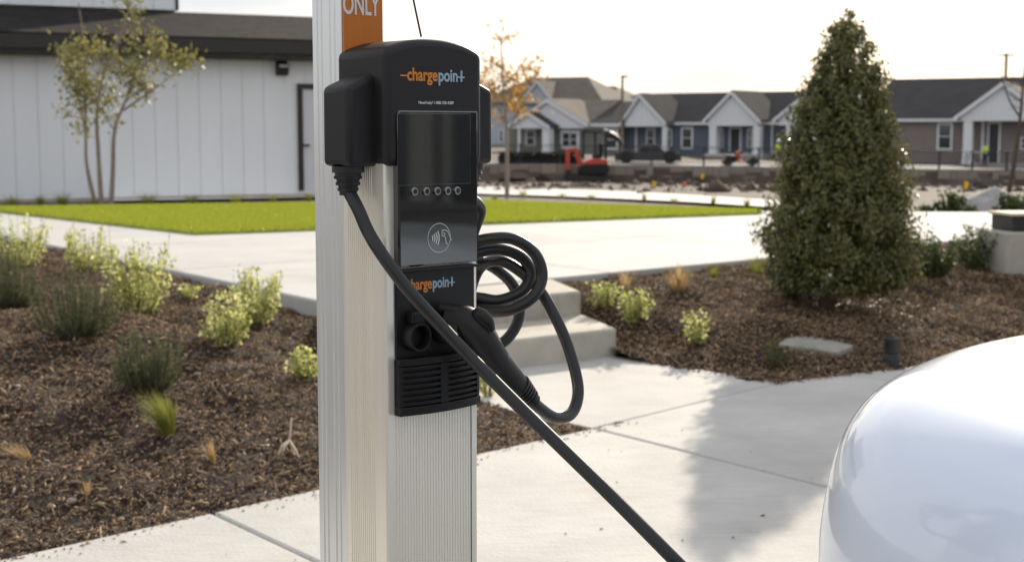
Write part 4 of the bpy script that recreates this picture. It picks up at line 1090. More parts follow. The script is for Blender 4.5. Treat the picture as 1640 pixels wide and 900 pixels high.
def rosemary(base, h, w, label, seed):
    root = empty('rosemary_shrub', base, 0, label, 'shrub', 'grey green rosemary shrubs'); rnd = random.Random(seed); rng = np.random.default_rng(seed)
    st = MB(); P, N, A = [], [], []
    for i in range(95):
        a = rnd.uniform(0, 2 * math.pi); rr = w * .56 * math.sqrt(rnd.random()); hh = h * rnd.uniform(.40, 1.18) * (1 - .22 * (rr / (w * .5)) ** 2)
        p0 = Vector((math.cos(a) * rr * .2, math.sin(a) * rr * .2, 0)); p2 = Vector((math.cos(a) * rr, math.sin(a) * rr, hh)); p1 = p0.lerp(p2, .45) + Vector((math.cos(a), math.sin(a), -.3)) * rr * .25
        pts = spline([p0, p1, p2], 5); st.tube(pts, list(np.linspace(.003, .001, len(pts))), 4)
        for k in range(int(hh / .0026)):
            t = rnd.uniform(.12, 1.0); i0 = min(len(pts) - 2, int(t * (len(pts) - 1))); d = (pts[i0 + 1] - pts[i0]).normalized()
            P.append(pts[i0].lerp(pts[i0 + 1], rnd.random())); A.append((d * .7 + Vector((rnd.gauss(0, .7), rnd.gauss(0, .7), rnd.gauss(.2, .5)))).normalized())
    st.build('stems', 'bark_dark', root)
    P = np.array(P); A = np.array(A); n = len(P); L = rng.uniform(.014, .03, n)[:, None]; B = np.cross(A, unit(n, rng)); B /= np.linalg.norm(B, axis=1, keepdims=True)
    V = np.stack([P - B * .0019, P + B * .0019, P + A * L + B * .0009, P + A * L - B * .0009], 1).reshape(-1, 3)
    kind(np_mesh('needles', V, np.arange(4 * n).reshape(-1, 4), 'leaf_rosemary', root), 'stuff')
def tuft(base, h, w, label, seed, m='straw', n=90, lean=(0, 0), group='tufts of ornamental grass', name='grass_tuft'):
    root = empty(name, base, 0, label, 'grass', group); rnd = random.Random(seed); V, Fq = [], []
    for i in range(n):
        a = rnd.uniform(0, 2 * math.pi); o = w * .62 * math.sqrt(rnd.random()); hh = h * rnd.uniform(.55, 1.2)
        p0 = Vector((math.cos(a) * o * .25, math.sin(a) * o * .25, -.01)); dx_ = Vector((math.cos(a) * o + lean[0], math.sin(a) * o + lean[1], 0))
        s_ = Vector((-math.sin(a), math.cos(a), 0)) * (.0020 + .0010 * rnd.random())
        b0_ = len(V)
        for k in range(4):
            t = k / 3; c = p0 + dx_ * (t ** 1.7) + Vector((0, 0, hh * (t - .12 * t * t))); ww = s_ * (1.1 - t)
            V += [c - ww, c + ww]
        Fq += [(b0_ + 2 * k, b0_ + 2 * k + 1, b0_ + 2 * k + 3, b0_ + 2 * k + 2) for k in range(3)]
    kind(np_mesh('blades', np.array([tuple(v) for v in V]), Fq, m, root), 'stuff')
    return root
def sz(base, pw, ph): s_ = base.y / FPX; return ph * s_, pw * s_     # pixels -> metres (height, width)

def plant(fn, px, py, pw, ph, label, seed, right=False, f=None, **k):
    b_ = GB(px, py, right, f) if f is None else f
    h_, w_ = sz(b_, pw, ph); return fn(b_, h_, w_, label, seed, **k)
plant(salvia, 32, 432, 100, 88, 'broad sage bush at the plaza kerb behind the largest rosemary', 21)
plant(salvia, 138, 436, 92, 72, 'sage bush at the bend of the plaza kerb, between two taller ones', 22)
plant(salvia, 224, 506, 112, 128, 'tallest yellow green sage bush, behind the small low rosemary', 23, dens=1.3)
plant(salvia, 408, 522, 92, 95, 'sage bush with red blooms touching the kerb beside the charging post', 24, dens=1.1)
plant(salvia, 360, 556, 80, 88, 'pale leaved sage bush in front of the red blooming one', 25, flowers=0, dens=.9)
plant(salvia, 302, 480, 30, 26, 'tiny sage seedling between the two largest sage bushes', 26, flowers=0, dens=.2)
plant(salvia, 490, 606, 52, 50, 'small bright green sage hidden half behind the charging post', 27, flowers=0, dens=.5)
plant(salvia, 782, 632, 42, 60, 'small green sage showing through beside the cable connector', 28, flowers=0, dens=.3)
plant(rosemary, 22, 494, 104, 78, 'rosemary shrub in front of the broad sage bush', 31)
plant(rosemary, 122, 540, 135, 98, 'widest dark rosemary shrub in the middle of the mulch bed', 32)
plant(rosemary, 238, 628, 112, 92, 'compact rosemary shrub above the yellow green grass tuft', 33)
plant(tuft, 272, 698, 58, 76, 'yellow green feathery grass tuft below the compact rosemary', 41, m='tuft', n=320, lean=(-.07, 0))
plant(tuft, 46, 738, 44, 34, 'flattened straw coloured grass tuft on the open mulch', 42, n=80, lean=(-.09, 0))
plant(tuft, 342, 742, 22, 44, 'upright rusty straw tuft beside the pale dry twig', 43, n=60, lean=(-.03, 0))
plant(tuft, 139, 797, 16, 34, 'smallest dry orange tuft close to the sidewalk', 44, n=40)
plant(salvia, 966, 492, 48, 40, 'low green sage beside the upper step', 51, right=True, flowers=0, dens=.7, leaf=(.016, .03))
plant(salvia, 1017, 518, 54, 60, 'rounder pale green sage near the lower step', 52, right=True, flowers=0, dens=.9)
plant(salvia, 1116, 553, 34, 56, 'slim upright sage alone on the mulch by the weathered lid', 53, right=True, flowers=0, dens=.4)
plant(salvia, 1240, 588, 60, 42, 'sparse creeping sprig against the weathered lid', 54, right=True, flowers=0, dens=.15, m='leaf_shrub')
plant(tuft, 1000, 466, 30, 36, 'rusty grass tuft behind the low sages', 55, right=True, n=90)
plant(tuft, 1086, 466, 54, 50, 'wide tan grass tuft at the plaza kerb', 56, right=True, n=170)
plant(tuft, 1143, 447, 30, 28, 'small green grass tuft at the plaza kerb', 57, right=True, m='tuft', n=90)
plant(tuft, 1212, 442, 46, 40, 'pale grass tuft touching the evergreen tree', 58, right=True, m='tuft', n=110)
plant(salvia, 1268, 478, 40, 34, 'small shrub growing under the evergreen tree', 59, right=True, flowers=0, dens=.6, m='leaf_shrub', name='low_shrub', group=None)
plant(salvia, 1492, 448, 66, 70, 'leafy shrub between the evergreen tree and the stiff branched shrub', 61, right=True, flowers=0, dens=1.2, m='leaf_shrub', name='low_shrub', group=None, leaf=(.02, .04))
plant(salvia, 1560, 428, 92, 66, 'stiff branched shrub beside the concrete pillar', 62, right=True, flowers=0, dens=1.0, m='leaf_shrub', name='low_shrub', group=None, leaf=(.02, .04))
for i, (px, py, pw, ph, lb) in enumerate([(1522, 347, 46, 38, 'wide shrub beyond the plaza at the foot of the gravel pile'), (1556, 350, 26, 20, 'small tuft like shrub in front of the gravel pile'), (1622, 350, 56, 40, 'shrub beyond the plaza beside the bare sapling'), (1484, 346, 28, 18, 'low shrub beyond the plaza touching the evergreen outline')]):
    b_ = G(px, py, .20); h_, w_ = sz(b_, pw, ph); salvia(b_, h_, w_, lb, 70 + i, flowers=0, dens=.8, m='leaf_shrub', name='low_shrub', group=None, leaf=(.035, .07))
for i, (px, py, pw, ph) in enumerate([(20, 333, 34, 20), (65, 332, 20, 20), (100, 331, 36, 22), (150, 331, 26, 14), (238, 329, 44, 20), (308, 327, 36, 16), (378, 325, 30, 16), (438, 324, 20, 13), (494, 323, 14, 14)]):
    b_ = G(px, py, .22); h_, w_ = sz(b_, pw, ph)
    tuft(b_, h_ * 1.15, w_, 'low green grass clump along the white building behind the lawn', 80 + i, m='tuft', n=230, group='grass clumps along the white building', name='grass_clump')
for i, (px, py, pw, ph) in enumerate([(792, 321, 26, 9), (838, 318, 28, 16), (900, 319, 24, 10), (946, 320, 26, 10), (1032, 324, 14, 14), (1080, 327, 22, 10), (1142, 329, 16, 15), (1196, 333, 18, 14)]):
    b_ = GF(px, py); h_, w_ = sz(b_, pw, ph); b_.z += .02
    tuft(b_, h_ * 1.15, w_, 'small olive grass clump between the lawn and the far path', 95 + i, m='tuft', n=120, group='grass clumps along the far path', name='grass_clump')

# pale dry twig, leaf-shaped painted sun flecks and stones
tw = GB(466, 738); sc_ = tw.y / FPX
root = empty('dry_twig', tw, 0, 'pale forked dry twig standing in the mulch', 'twig')
m = MB(); rl = lambda px, py, dy=0: Vector(((px - 466) * sc_, dy, (738 - py) * sc_))
m.tube(spline([rl(468, 668), rl(466, 690), rl(464, 705)], 4), [.0038] * 9, 6)
for e_ in ([rl(464, 705), rl(452, 714), rl(446, 728)], [rl(464, 705), rl(474, 722), rl(482, 740)], [rl(464, 705), rl(468, 722, .02), rl(474, 742, .03)], [rl(464, 705), rl(458, 712, -.02), rl(455, 720, -.02)]):
    m.tube(spline(e_, 4), [.0060] * 5 + [.0042] * 4, 6)
m.build('stalk', 'twig', root, smooth=60)
rnd = random.Random(12)
for i, (px, py, s_) in enumerate([(115, 808, .030), (162, 812, .020), (193, 835, .018), (118, 775, .014), (82, 815, .022), (316, 603, .022), (113, 608, .018), (8, 672, .022)]):
    b_ = GB(px, py); bm_ = bmesh.new(); bmesh.ops.create_icosphere(bm_, subdivisions=2, radius=1)
    for v_ in bm_.verts: v_.co *= rnd.uniform(.8, 1.15)
    me = bpy.data.meshes.new('pebble'); bm_.to_mesh(me); bm_.free(); me.materials.append(M['fleck_pebble'] if i % 3 else M['stone'])
    me.polygons.foreach_set('use_smooth', [True] * len(me.polygons))
    o_ = bpy.data.objects.new('pebble', me); COL.objects.link(o_); o_.location = b_ + Vector((0, 0, s_ * .35)); o_.scale = (s_, s_ * .7, s_ * .5); o_.rotation_euler = (0, 0, rnd.uniform(0, 3))
    tag(o_, 'pale stone lying on the dark mulch', 'stone', 'pale stones on the mulch')
n = 170; P, N = [], []  # pale leaf shapes stand in for sunlight flecks through the crown
for i in range(n):
    b_ = GB(rnd.gauss(1400, 62), rnd.gauss(500, 11), True); P.append(b_ + Vector((0, 0, .018))); N.append(Vector((rnd.gauss(0, .3), rnd.gauss(-.1, .3), 1)).normalized())
V, Fq = leaf_quads(np.array(P), np.array(N), RNG.uniform(.015, .035, n), RNG.uniform(.010, .022, n))
o_ = kind(np_mesh('sun_flecks', V, Fq, 'fleck_pebble'), 'stuff'); o_['label'] = 'pale leaf shapes painted as sun flecks on the mulch under the evergreen tree'

# clipped dark hedge far behind
for i, (pa, pb) in enumerate([(800, 866), (868, 930)]):
    p0, p1 = D(pa, 252, 84), D(pb, 252, 84); n = 2600
    root = empty('hedge', ((p0.x + p1.x) / 2, 84, float(far_z(0, 84))), 0, ['low dark clipped hedge before the small porch of the grey green cottage', 'low dark clipped hedge reaching the raised boom of the excavator'][i], 'hedge', 'dark hedges before the grey green cottage')
    w2 = (p1.x - p0.x) / 2
    P = np.stack([RNG.uniform(-w2, w2, n), RNG.uniform(-.5, .5, n), RNG.uniform(0, .55, n) + .05 * RNG.normal(size=n)], 1)
    V, Fq = leaf_quads(P, unit(n), RNG.uniform(.12, .2, n), RNG.uniform(.08, .14, n)); kind(np_mesh('foliage', V, Fq, 'hedge_leaf', root), 'stuff')
    m = MB(); m.box(-w2 + .1, w2 - .1, -.35, .35, 0, .45); m.build('branch_mass', 'hedge_leaf', root)

# ================================================================== OBJECTS
# ---- white car nosed up to the kerb
def lerp(a, b, t): return a + (b - a) * t
def make_car(name, loc, heading, label, paint, L=4.5, HW=.92):
    """heading: direction the nose points; local +x forward from the nose back to -L, y to the left"""
    root = empty(name, loc, heading, label, 'car'); root.scale = (1.0, 1.04, 1.13)
    st = [0, .05, .14, .30, .55, .9, 1.3, 1.65, 2.2, 3.0, 3.7, 4.2, 4.42, 4.5]      # distance behind nose
    hw = [.34, .50, .64, .775, .865, .92, .92, .92, .92, .92, .91, .86, .80, .74]
    top = [.86, .93, .965, .985, 1.0, 1.015, 1.04, 1.07, 1.08, 1.08, 1.07, 1.05, .98, .90]
    bot = [.42, .32, .26, .23, .22, .22, .22, .22, .22, .22, .22, .25, .32, .42]
    sec = []
    for s_, w, t, b_ in zip(st, hw, top, bot):
        pts = [(.0, t), (.35, t - .008), (.66, t - .034), (.84, t - .078), (.945, t - .145), (.99, t - .24), (1.0, lerp(b_, t, .58)), (1.0, lerp(b_, t, .38)), (.985, lerp(b_, t, .16)), (.93, b_ + .02), (.7, b_)]
        ring = [(-s_, w * a, z) for a, z in pts] + [(-s_, -w * a, z) for a, z in pts[::-1][:-1]]
        sec.append(ring)
    n = len(sec[0]); vs = [p for r_ in sec for p in r_]
    fs = [(i * n + j, i * n + (j + 1) % n, (i + 1) * n + (j + 1) % n, (i + 1) * n + j) for i in range(len(sec) - 1) for j in range(n)]
    fs += [tuple(range(n)), tuple(range((len(sec) - 1) * n, len(sec) * n))]
    m = MB(); m.add(vs, fs); body = m.build('body', paint, root, smooth=80, sub=2)
    # cabin
    cs = [(1.30, .70, 1.05, .0), (1.85, .74, 1.06, .42), (2.25, .74, 1.07, .56), (3.0, .74, 1.07, .58), (3.7, .72, 1.06, .50), (4.25, .66, 1.02, .0)]
    sec = [[(-a, w, z0), (-a, w * .82, z0 + h), (-a, -w * .82, z0 + h), (-a, -w, z0)] for a, w, z0, h in cs]
    vs = [p for r_ in sec for p in r_]; fs = [(i * 4 + j, i * 4 + j + 1, i * 4 + 5 + j, i * 4 + 4 + j) for i in range(5) for j in range(3)]
    m = MB(); m.add(vs, fs); m.build('cabin_glass', 'car_glass', root)
    for sy_ in (.36, -.36):
        m = MB(); m.box(-2.75, -2.25, sy_ - .24, sy_ + .24, .55, .72); m.prism([(-2.72, .72), (-2.58, .72), (-2.76, 1.36), (-2.88, 1.36)], sy_ - .23, sy_ + .23, 'y'); m.prism([(-2.80, 1.38), (-2.72, 1.40), (-2.74, 1.54), (-2.84, 1.54)], sy_ - .12, sy_ + .12, 'y'); m.build('seat', 'seat_cloth', root, bevel=.04, seg=3)
    m = MB(); m.prism([(-1.45, 1.0), (-1.95, 1.08), (-2.0, .9), (-1.45, .85)], -.70, .70, 'y'); m.box(-4.1, -1.96, -.70, .70, 1.083, 1.092); m.build('dashboard_and_dark_sheet', 'seat_cloth', root, bevel=.003)  # thin sheet behind the dash added to darken the mirrored cabin
    m = MB(); m.tube([(-2.02 - .05 * math.sin(a), .36 + .18 * math.cos(a), 1.03 + .16 * math.sin(a)) for a in np.linspace(0, 2 * math.pi, 25)], .015, 6); m.build('steering_wheel', 'black', root, smooth=60)
    for sy_ in (1, -1): m = MB(); m.tube([(-2.95, sy_ * .725, 1.07), (-2.98, sy_ * .60, 1.64)], .045, 8); m.build('door_pillar', paint, root, smooth=60)
    rf = [[(-a, w * .80, z0 + h + .012), (-a, -w * .80, z0 + h + .012)] for a, w, z0, h in cs[1:5]]
    m = MB(); m.add([p for r_ in rf for p in r_], [(2 * i, 2 * i + 1, 2 * i + 3, 2 * i + 2) for i in range(3)]); r_ = m.build('roof', paint, root)
    sl_ = r_.modifiers.new('s', 'SOLIDIFY'); sl_.thickness = .03
    for sy_ in (1, -1):
        m = MB(); m.tube([(-1.30, sy_ * .71, 1.06), (-1.58, sy_ * .70, 1.28), (-1.86, sy_ * .625, 1.485), (-2.25, sy_ * .62, 1.635)], [.035, .032, .030, .03], 8); m.build('windscreen_pillar', paint, root, smooth=60)
    for sx_ in (-.88, -3.6):
        for sy_ in (1, -1):
            m = MB(); y0_, y1_ = sorted((sy_ * .70, sy_ * .925)); m.tube([(sx_, y0_, .33), (sx_, y0_ + .03, .33), (sx_, y1_ - .03, .33), (sx_, y1_, .33)], [.30, .34, .34, .30], 26)
            wh = m.build('wheel', 'tyre', root, smooth=40)
            m = MB(); yo = sy_ * .928; m.tube([(sx_, yo - sy_ * .03, .33), (sx_, yo, .33)], [.23, .21], 22); m.build('rim', 'rim', wh, smooth=40)
    for sy_ in (1, -1):
        m = MB(); m.tube(spline([(-.02, sy_ * .36, .52), (-.09, sy_ * .56, .53), (-.20, sy_ * .70, .54), (-.34, sy_ * .78, .55)], 4), [.02] + [.045] * 10 + [.03, .012], 10); m.build('headlight', 'pane', root, smooth=50)
        m = MB(); m.box(-1.75, -1.58, sy_ * .98 - .10, sy_ * .98 + .10, 1.06, 1.20); m.build('mirror', paint, root, bevel=.03, seg=3)
    m = MB(); m.box(-.06, .004, -.40, .40, .40, .55); m.build('grille', 'black', root, bevel=.02)
    m = MB(); m.box(-1.02, -.86, .915, .932, .72, .88); m.build('charge_port', 'black', root, bevel=.02)
    return root
CAR_DIR = Vector((-.66, .75, 0)).normalized()
nose = Vector((.955, 3.06, -.115))
make_car('parked_car', nose, math.atan2(CAR_DIR.y, CAR_DIR.x), 'glossy white car nosed in beside the charging post', 'paint')

make_car('parked_car', nose + S_DIR * 5.7 + Vector((.25, -.3, 0)), math.atan2(CAR_DIR.y, CAR_DIR.x), 'dark grey car parked two bays along from the white car', 'paint_dark')
# tan building across the car park, seen mirrored in the charging post's display
root = empty('tan_building', (24, -2, -.13), R(80), 'tan lap sided building across the car park', 'building')
m = MB(); m.box(-14, 14, 0, -8, 0, 5.2); tw_ = m.build('wall', 'tan_wall', root)
for k in range(24): m = MB(); m.box(-14.02, 14.02, .002, .03, .1 + k * .21, .27 + k * .21); m.build('lap_board', 'tan_wall', tw_)
for x0_, x1_, z1_ in ((.76, 1.75, 2.3), (-1.40, -.06, 2.3)): m = MB(); m.box(x0_, x1_, .035, .07, 0, z1_); m.build('door', 'door_dark', root)  # dark panels added for bands in the display's reflection
m = MB(); m.box(.38, .56, .6, .78, 0, 4.95); m.build('canopy_post', 'bark_dark', root)  # added upright, widened for a dark stripe in that reflection
for x in (-9, -4.5, 4.5, 9): m = MB(); m.box(x - .55, x + .55, .035, .08, 1.2, 2.9); w_ = m.build('window', 'white_trim', root); m = MB(); m.box(x - .45, x + .45, .081, .09, 1.3, 2.8); m.build('pane', 'pane', w_)
m = MB(); m.prism([(.6, 5.1), (-4, 7.2), (-8.6, 5.1), (-8.6, 4.95), (.6, 4.95)], -14.6, 14.6, 'x'); m.build('roof', 'far_shingle', root)

# ---- excavator
ex = GF(945, 294); EXD = ex.y; es = EXD / FPX
root = empty('mini_excavator', ex, R(0), 'small red excavator with canopy parked on the dirt before the stone wall', 'excavator')
e = lambda px, py: ((px - 945) * es, (294 - py) * es)
for sy_ in (-.75, .45):
    m = MB(); x0_, x1_ = e(908, 294)[0], e(980, 294)[0]
    m.prism([(x0_ + .1, 0), (x1_ - .1, 0), (x1_, .15), (x1_, .32), (x1_ - .12, .42), (x0_ + .12, .42), (x0_, .30), (x0_, .15)], sy_, sy_ + .36, 'y'); tr = m.build('track', 'track', root, bevel=.03)
    for k in range(4):
        m = MB(); xw = x0_ + .3 + (x1_ - x0_ - .6) * k / 3; m.tube([(xw, sy_ - .02, .2), (xw, sy_ + .05, .2)], .12, 10); m.build('roller', 'iron', tr)
m = MB(); m.box(e(925, 0)[0], e(973, 0)[0], -.55, .75, e(0, 277)[1], e(0, 268)[1]); m.build('undercarriage', 'track', root, bevel=.03)
m = MB(); m.prism([e(934, 264), e(973, 263), e(972, 256), e(958, 254), e(944, 255), e(936, 259)], -.70, .85, 'y'); m.build('engine_cover', 'red_paint', root, bevel=.05)
m = MB(); m.prism([e(932, 279), e(970, 279), e(974.5, 273), e(974, 263.3), e(932, 264.2)], -.72, .87, 'y'); m.build('counterweight', 'black', root, bevel=.05)
m = MB()
for px in (934, 953, 970):
    for yy_ in (-.5, .6): m = MB(); m.box(e(px, 0)[0] - .04, e(px, 0)[0] + .04, yy_ - .04, yy_ + .04, e(0, 256)[1], e(0, 212)[1]); m.build('canopy_post', 'iron', root)
m = MB(); m.box(e(930, 0)[0], e(975, 0)[0], -.62, .72, e(0, 214)[1], e(0, 210)[1]); m.build('canopy', 'iron', root, bevel=.03)
m = MB(); m.box(e(948, 0)[0], e(964, 0)[0], -.3, .3, e(0, 254)[1], e(0, 248)[1]); m.box(e(958, 0)[0], e(965, 0)[0], -.3, .3, e(0, 247.9)[1], e(0, 230)[1]); m.build('seat', 'black', root, bevel=.04)
m = MB(); m.prism([e(926, 268), e(934, 262), e(923, 236), e(912, 238), e(914, 243), e(919, 244)], -.35, -.1, 'y'); m.build('boom', 'red_paint', root, bevel=.03)
m = MB(); m.prism([e(905, 240), e(913, 238), e(912, 262), e(911, 272), e(906, 272)], -.33, -.12, 'y'); m.build('arm', 'red_paint', root, bevel=.02)
m = MB(); m.prism([e(905, 273), e(913, 272), e(916, 284), e(911, 292), e(905, 286)], -.5, .05, 'y'); m.build('bucket', 'track', root, bevel=.02)

m = MB(); m.tube(spline([e(968, 0)[:1] + (.2,) + e(0, 213)[1:], e(978, 0)[:1] + (.25,) + e(0, 216)[1:], e(990, 0)[:1] + (.3,) + e(0, 224)[1:], e(997, 0)[:1] + (.3,) + e(0, 232)[1:]], 4), [.16] * 8 + [.14, .12, .11, .10, .10], 8); m.build('hydraulic_arm', 'iron', root, smooth=50)
m = MB(); m.tube([(e(966, 0)[0], -.4, e(0, 211)[1]), (e(976, 0)[0], -.4, e(0, 213)[1])], [.16, .10], 10); m.build('work_lamp', 'white_trim', root, smooth=50)

# ---- dark pickup, site compressor
def truck():
    p = D(1040, 258, 87); z = float(far_z(p.x, 87)) + .03; s_ = 87 / FPX
    root = empty('pickup_truck', (p.x, 87, z), R(-4), 'dark pickup truck parked on the street behind the fence', 'truck')
    f = lambda px, py: ((px - 1040) * s_, (262 - py) * s_)
    m = MB(); m.prism([f(985, 258), f(985, 244), f(1018, 243), f(1018, 243.5), f(1052, 243), f(1088, 245), f(1090, 258)], -.9, .9, 'y'); m.build('body', 'paint_dark', root, bevel=.08)
    m = MB(); m.prism([f(1020, 243), f(1027, 233), f(1052, 233), f(1066, 244)], -.75, .75, 'y'); m.build('cab', 'pane', root, bevel=.05)
    m = MB(); m.prism([f(1026, 233), f(1027, 231.6), f(1052, 231.6), f(1054, 233)], -.72, .72, 'y'); m.build('roof', 'paint_dark', root, bevel=.02)
    for px in (1003, 1072):
        for yy_ in (-.92, .72):
            m = MB(); m.tube([(f(px, 0)[0], yy_, .40), (f(px, 0)[0], yy_ + .2, .40)], .40, 18); w_ = m.build('wheel', 'tyre', root, smooth=40)
            m = MB(); m.tube([(f(px, 0)[0], yy_ - .01, .40), (f(px, 0)[0], yy_ + .21, .40)], .20, 14); m.build('rim', 'track', w_, smooth=40)
truck()
def compressor():
    p = D(1185, 262, 85); z = float(far_z(p.x, 85)) + .03; s_ = 85 / FPX
    root = empty('site_compressor', (p.x, 85, z), 0, 'small wheeled site machine with grey hood and red frame behind the fence', 'machine')
    f = lambda px, py: ((px - 1185) * s_, (264 - py) * s_)
    m = MB(); m.prism([f(1190, 258), f(1210, 258), f(1213, 252), f(1210, 246), f(1192, 245)], -.5, .5, 'y'); m.build('hood', 'gravel', root, bevel=.08)
    m = MB(); m.prism([f(1158, 259), f(1176, 259), f(1178, 248), f(1162, 247)], -.5, .5, 'y'); m.build('engine', 'black', root, bevel=.06)
    m = MB(); m.box(f(1156, 0)[0], f(1214, 0)[0], -.45, .45, .22, .32); m.box(f(1179, 0)[0], f(1184, 0)[0], -.3, .3, .321, f(0, 241)[1]); m.build('frame', 'red_paint', root, bevel=.02)
    for px in (1165, 1204):
        for yy_ in (-.6, .45):
            m = MB(); m.tube([(f(px, 0)[0], yy_, .25), (f(px, 0)[0], yy_ + .15, .25)], .25, 16); m.build('wheel', 'tyre', root, smooth=40)
compressor()

# ---- workers (one continuous body each, clothes as children)
def worker(px, py_feet, y, height, label, facing, helmet, arm_out):
    p = D(px, py_feet, y); z = float(far_z(p.x, y)) + .03
    root = empty('person', (p.x, y, z), facing, label, 'person', 'workers in yellow vests'); k = height / 1.75
    def skin(name, V, E, Rr, m):
        me = bpy.data.meshes.new(name); me.from_pydata([tuple(Vector(v) * k) for v in V], E, []); me.materials.append(M[m])
        o = bpy.data.objects.new(name, me); COL.objects.link(o); o.parent = root
        s_ = o.modifiers.new('skin', 'SKIN'); s_.use_smooth_shade = True
        for i, r_ in enumerate(Rr): me.skin_vertices[0].data[i].radius = (r_ * k, r_ * k * .8)
        me.skin_vertices[0].data[0].use_root = True
        q = o.modifiers.new('sub', 'SUBSURF'); q.levels = q.render_levels = 1; return o
    ax = .45 if arm_out else .27; az = 1.10 if arm_out else .82
    V = [(0, 0, .92), (0, 0, 1.15), (0, 0, 1.38), (0, 0, 1.50), (0, -.02, 1.62), (0, -.02, 1.72),
         (.10, 0, .88), (.11, -.02, .48), (.12, 0, .08), (.12, -.14, .04), (-.10, 0, .88), (-.11, .03, .48), (-.12, .05, .08), (-.12, -.10, .04),
         (.19, 0, 1.38), (.25, 0, 1.10), (ax, -.18, az), (ax + .02, -.25, az - .03), (-.19, 0, 1.38), (-.25, .02, 1.10), (-.25, -.14, .90), (-.25, -.20, .86)]
    E = [(0, 1), (1, 2), (2, 3), (3, 4), (4, 5), (0, 6), (6, 7), (7, 8), (8, 9), (0, 10), (10, 11), (11, 12), (12, 13), (2, 14), (14, 15), (15, 16), (16, 17), (2, 18), (18, 19), (19, 20), (20, 21)]
    Rr = [.15, .14, .16, .06, .10, .07, .10, .07, .05, .04, .10, .07, .05, .04, .07, .05, .04, .04, .07, .05, .04, .04]
    skin('body', V, E, Rr, 'skin')
    skin('trousers', [V[i] for i in (0, 6, 7, 8, 10, 11, 12)], [(0, 1), (1, 2), (2, 3), (0, 4), (4, 5), (5, 6)], [.165, .115, .085, .07, .115, .085, .07], 'jeans')
    skin('vest', [(0, 0, .96), (0, 0, 1.15), (0, 0, 1.40), (.15, 0, 1.42), (.235, 0, 1.2), (-.15, 0, 1.42), (-.235, 0, 1.2)], [(0, 1), (1, 2), (2, 3), (3, 4), (2, 5), (5, 6)], [.185, .18, .185, .09, .07, .09, .07], 'hivis')
    if helmet:
        m = MB(); m.tube([(0, -.02, 1.69 * k), (0, -.02, 1.705 * k), (0, -.02, 1.71 * k), (0, -.02, 1.78 * k), (0, -.02, 1.81 * k)], [.16, .16, .125, .11, .03], 14); m.build('hard_hat', 'white_trim', root, smooth=40)
    else:
        m = MB(); m.tube([(0, 0, 1.64 * k), (0, 0, 1.72 * k), (0, 0, 1.78 * k)], [.105, .105, .04], 12); m.build('hair', 'jeans', root, smooth=50)
worker(1246, 268, 88, 1.5, 'worker in yellow vest and white hard hat behind the evergreen tree', R(20), True, False)
worker(1577, 270, 88, 1.55, 'bareheaded worker in yellow vest before the brown cottage porch', R(200), False, True)
# sawhorse table beside that worker
p = D(1558, 266, 88); z = float(far_z(p.x, 88)) + .03
root = empty('work_table', (p.x, 88, z), 0, 'pale board on trestle legs beside the bareheaded worker', 'table')
m = MB(); m.box(-.6, .55, -.3, .3, .92, 1.0); m.build('board', 'white_trim', root)
for sx_ in (-1, 1):
    for sy_ in (-.25, .25): m = MB(); m.tube([(sx_ * .5, sy_, 0), (sx_ * .3, sy_, .92)], .03, 6); m.build('leg', 'wood', root)

# ---- survey flags
for px, py, c, h_, lb in ((1044, 302, 'flag_yellow', 12, 'yellow marker flag on the dirt, beside the excavator'), (1122, 300, 'flag_yellow', 22, 'taller yellow marker flag on the dirt, before the stone wall'), (1093, 304, 'flag_pink', 14, 'pale pink marker flag between the two yellow flags'), (1543, 312, 'flag_yellow', 22, 'greenish yellow marker flag beside the gravel pile')):
    b_ = GF(px, py); s_ = b_.y / FPX; root = empty('marker_flag', b_, R(20), lb, 'flag')
    m = MB(); m.tube([(0, 0, 0), (0, 0, h_ * s_)], .012, 6); m.build('stick', 'iron', root)
    m = MB(); m.prism([(0, h_ * s_ - .20), (.10, h_ * s_ - .18), (.13, h_ * s_ - .03), (.0, h_ * s_)], -.01, .01, 'y'); m.build('cloth', c, root)
# ---- utility poles
for px, d_, ytop, yb, lb in ((997, 95, 124, 262, 'thin grey street light pole rising before the slate cottage'), (905, 175, 128, 240, 'short dark pole rising among the taupe roofs'), (1612, 150, 86, 240, 'wooden utility pole with crossarm behind the brown cottage')):
    t_, b_ = D(px, ytop, d_), D(px, yb, d_); b_.z = min(b_.z, float(far_z(b_.x, d_)))
    root = empty('utility_pole', (t_.x, d_, b_.z), 0, lb, 'pole'); hgt = t_.z - b_.z
    m = MB(); m.tube([(0, 0, -.1), (0, 0, hgt)], [.12 if d_ < 100 else .17, .08 if d_ < 100 else .15], 10); m.build('shaft', 'wood', root, smooth=50)
    m = MB(); m.box(-.1 if d_ < 100 else -.9, .35 if d_ < 100 else .9, -.06, .06, hgt - .25 if d_ > 140 else hgt - .02, hgt - .1 if d_ > 140 else hgt + .1); m.build('crossarm' if d_ > 140 else 'lamp', 'wood', root)
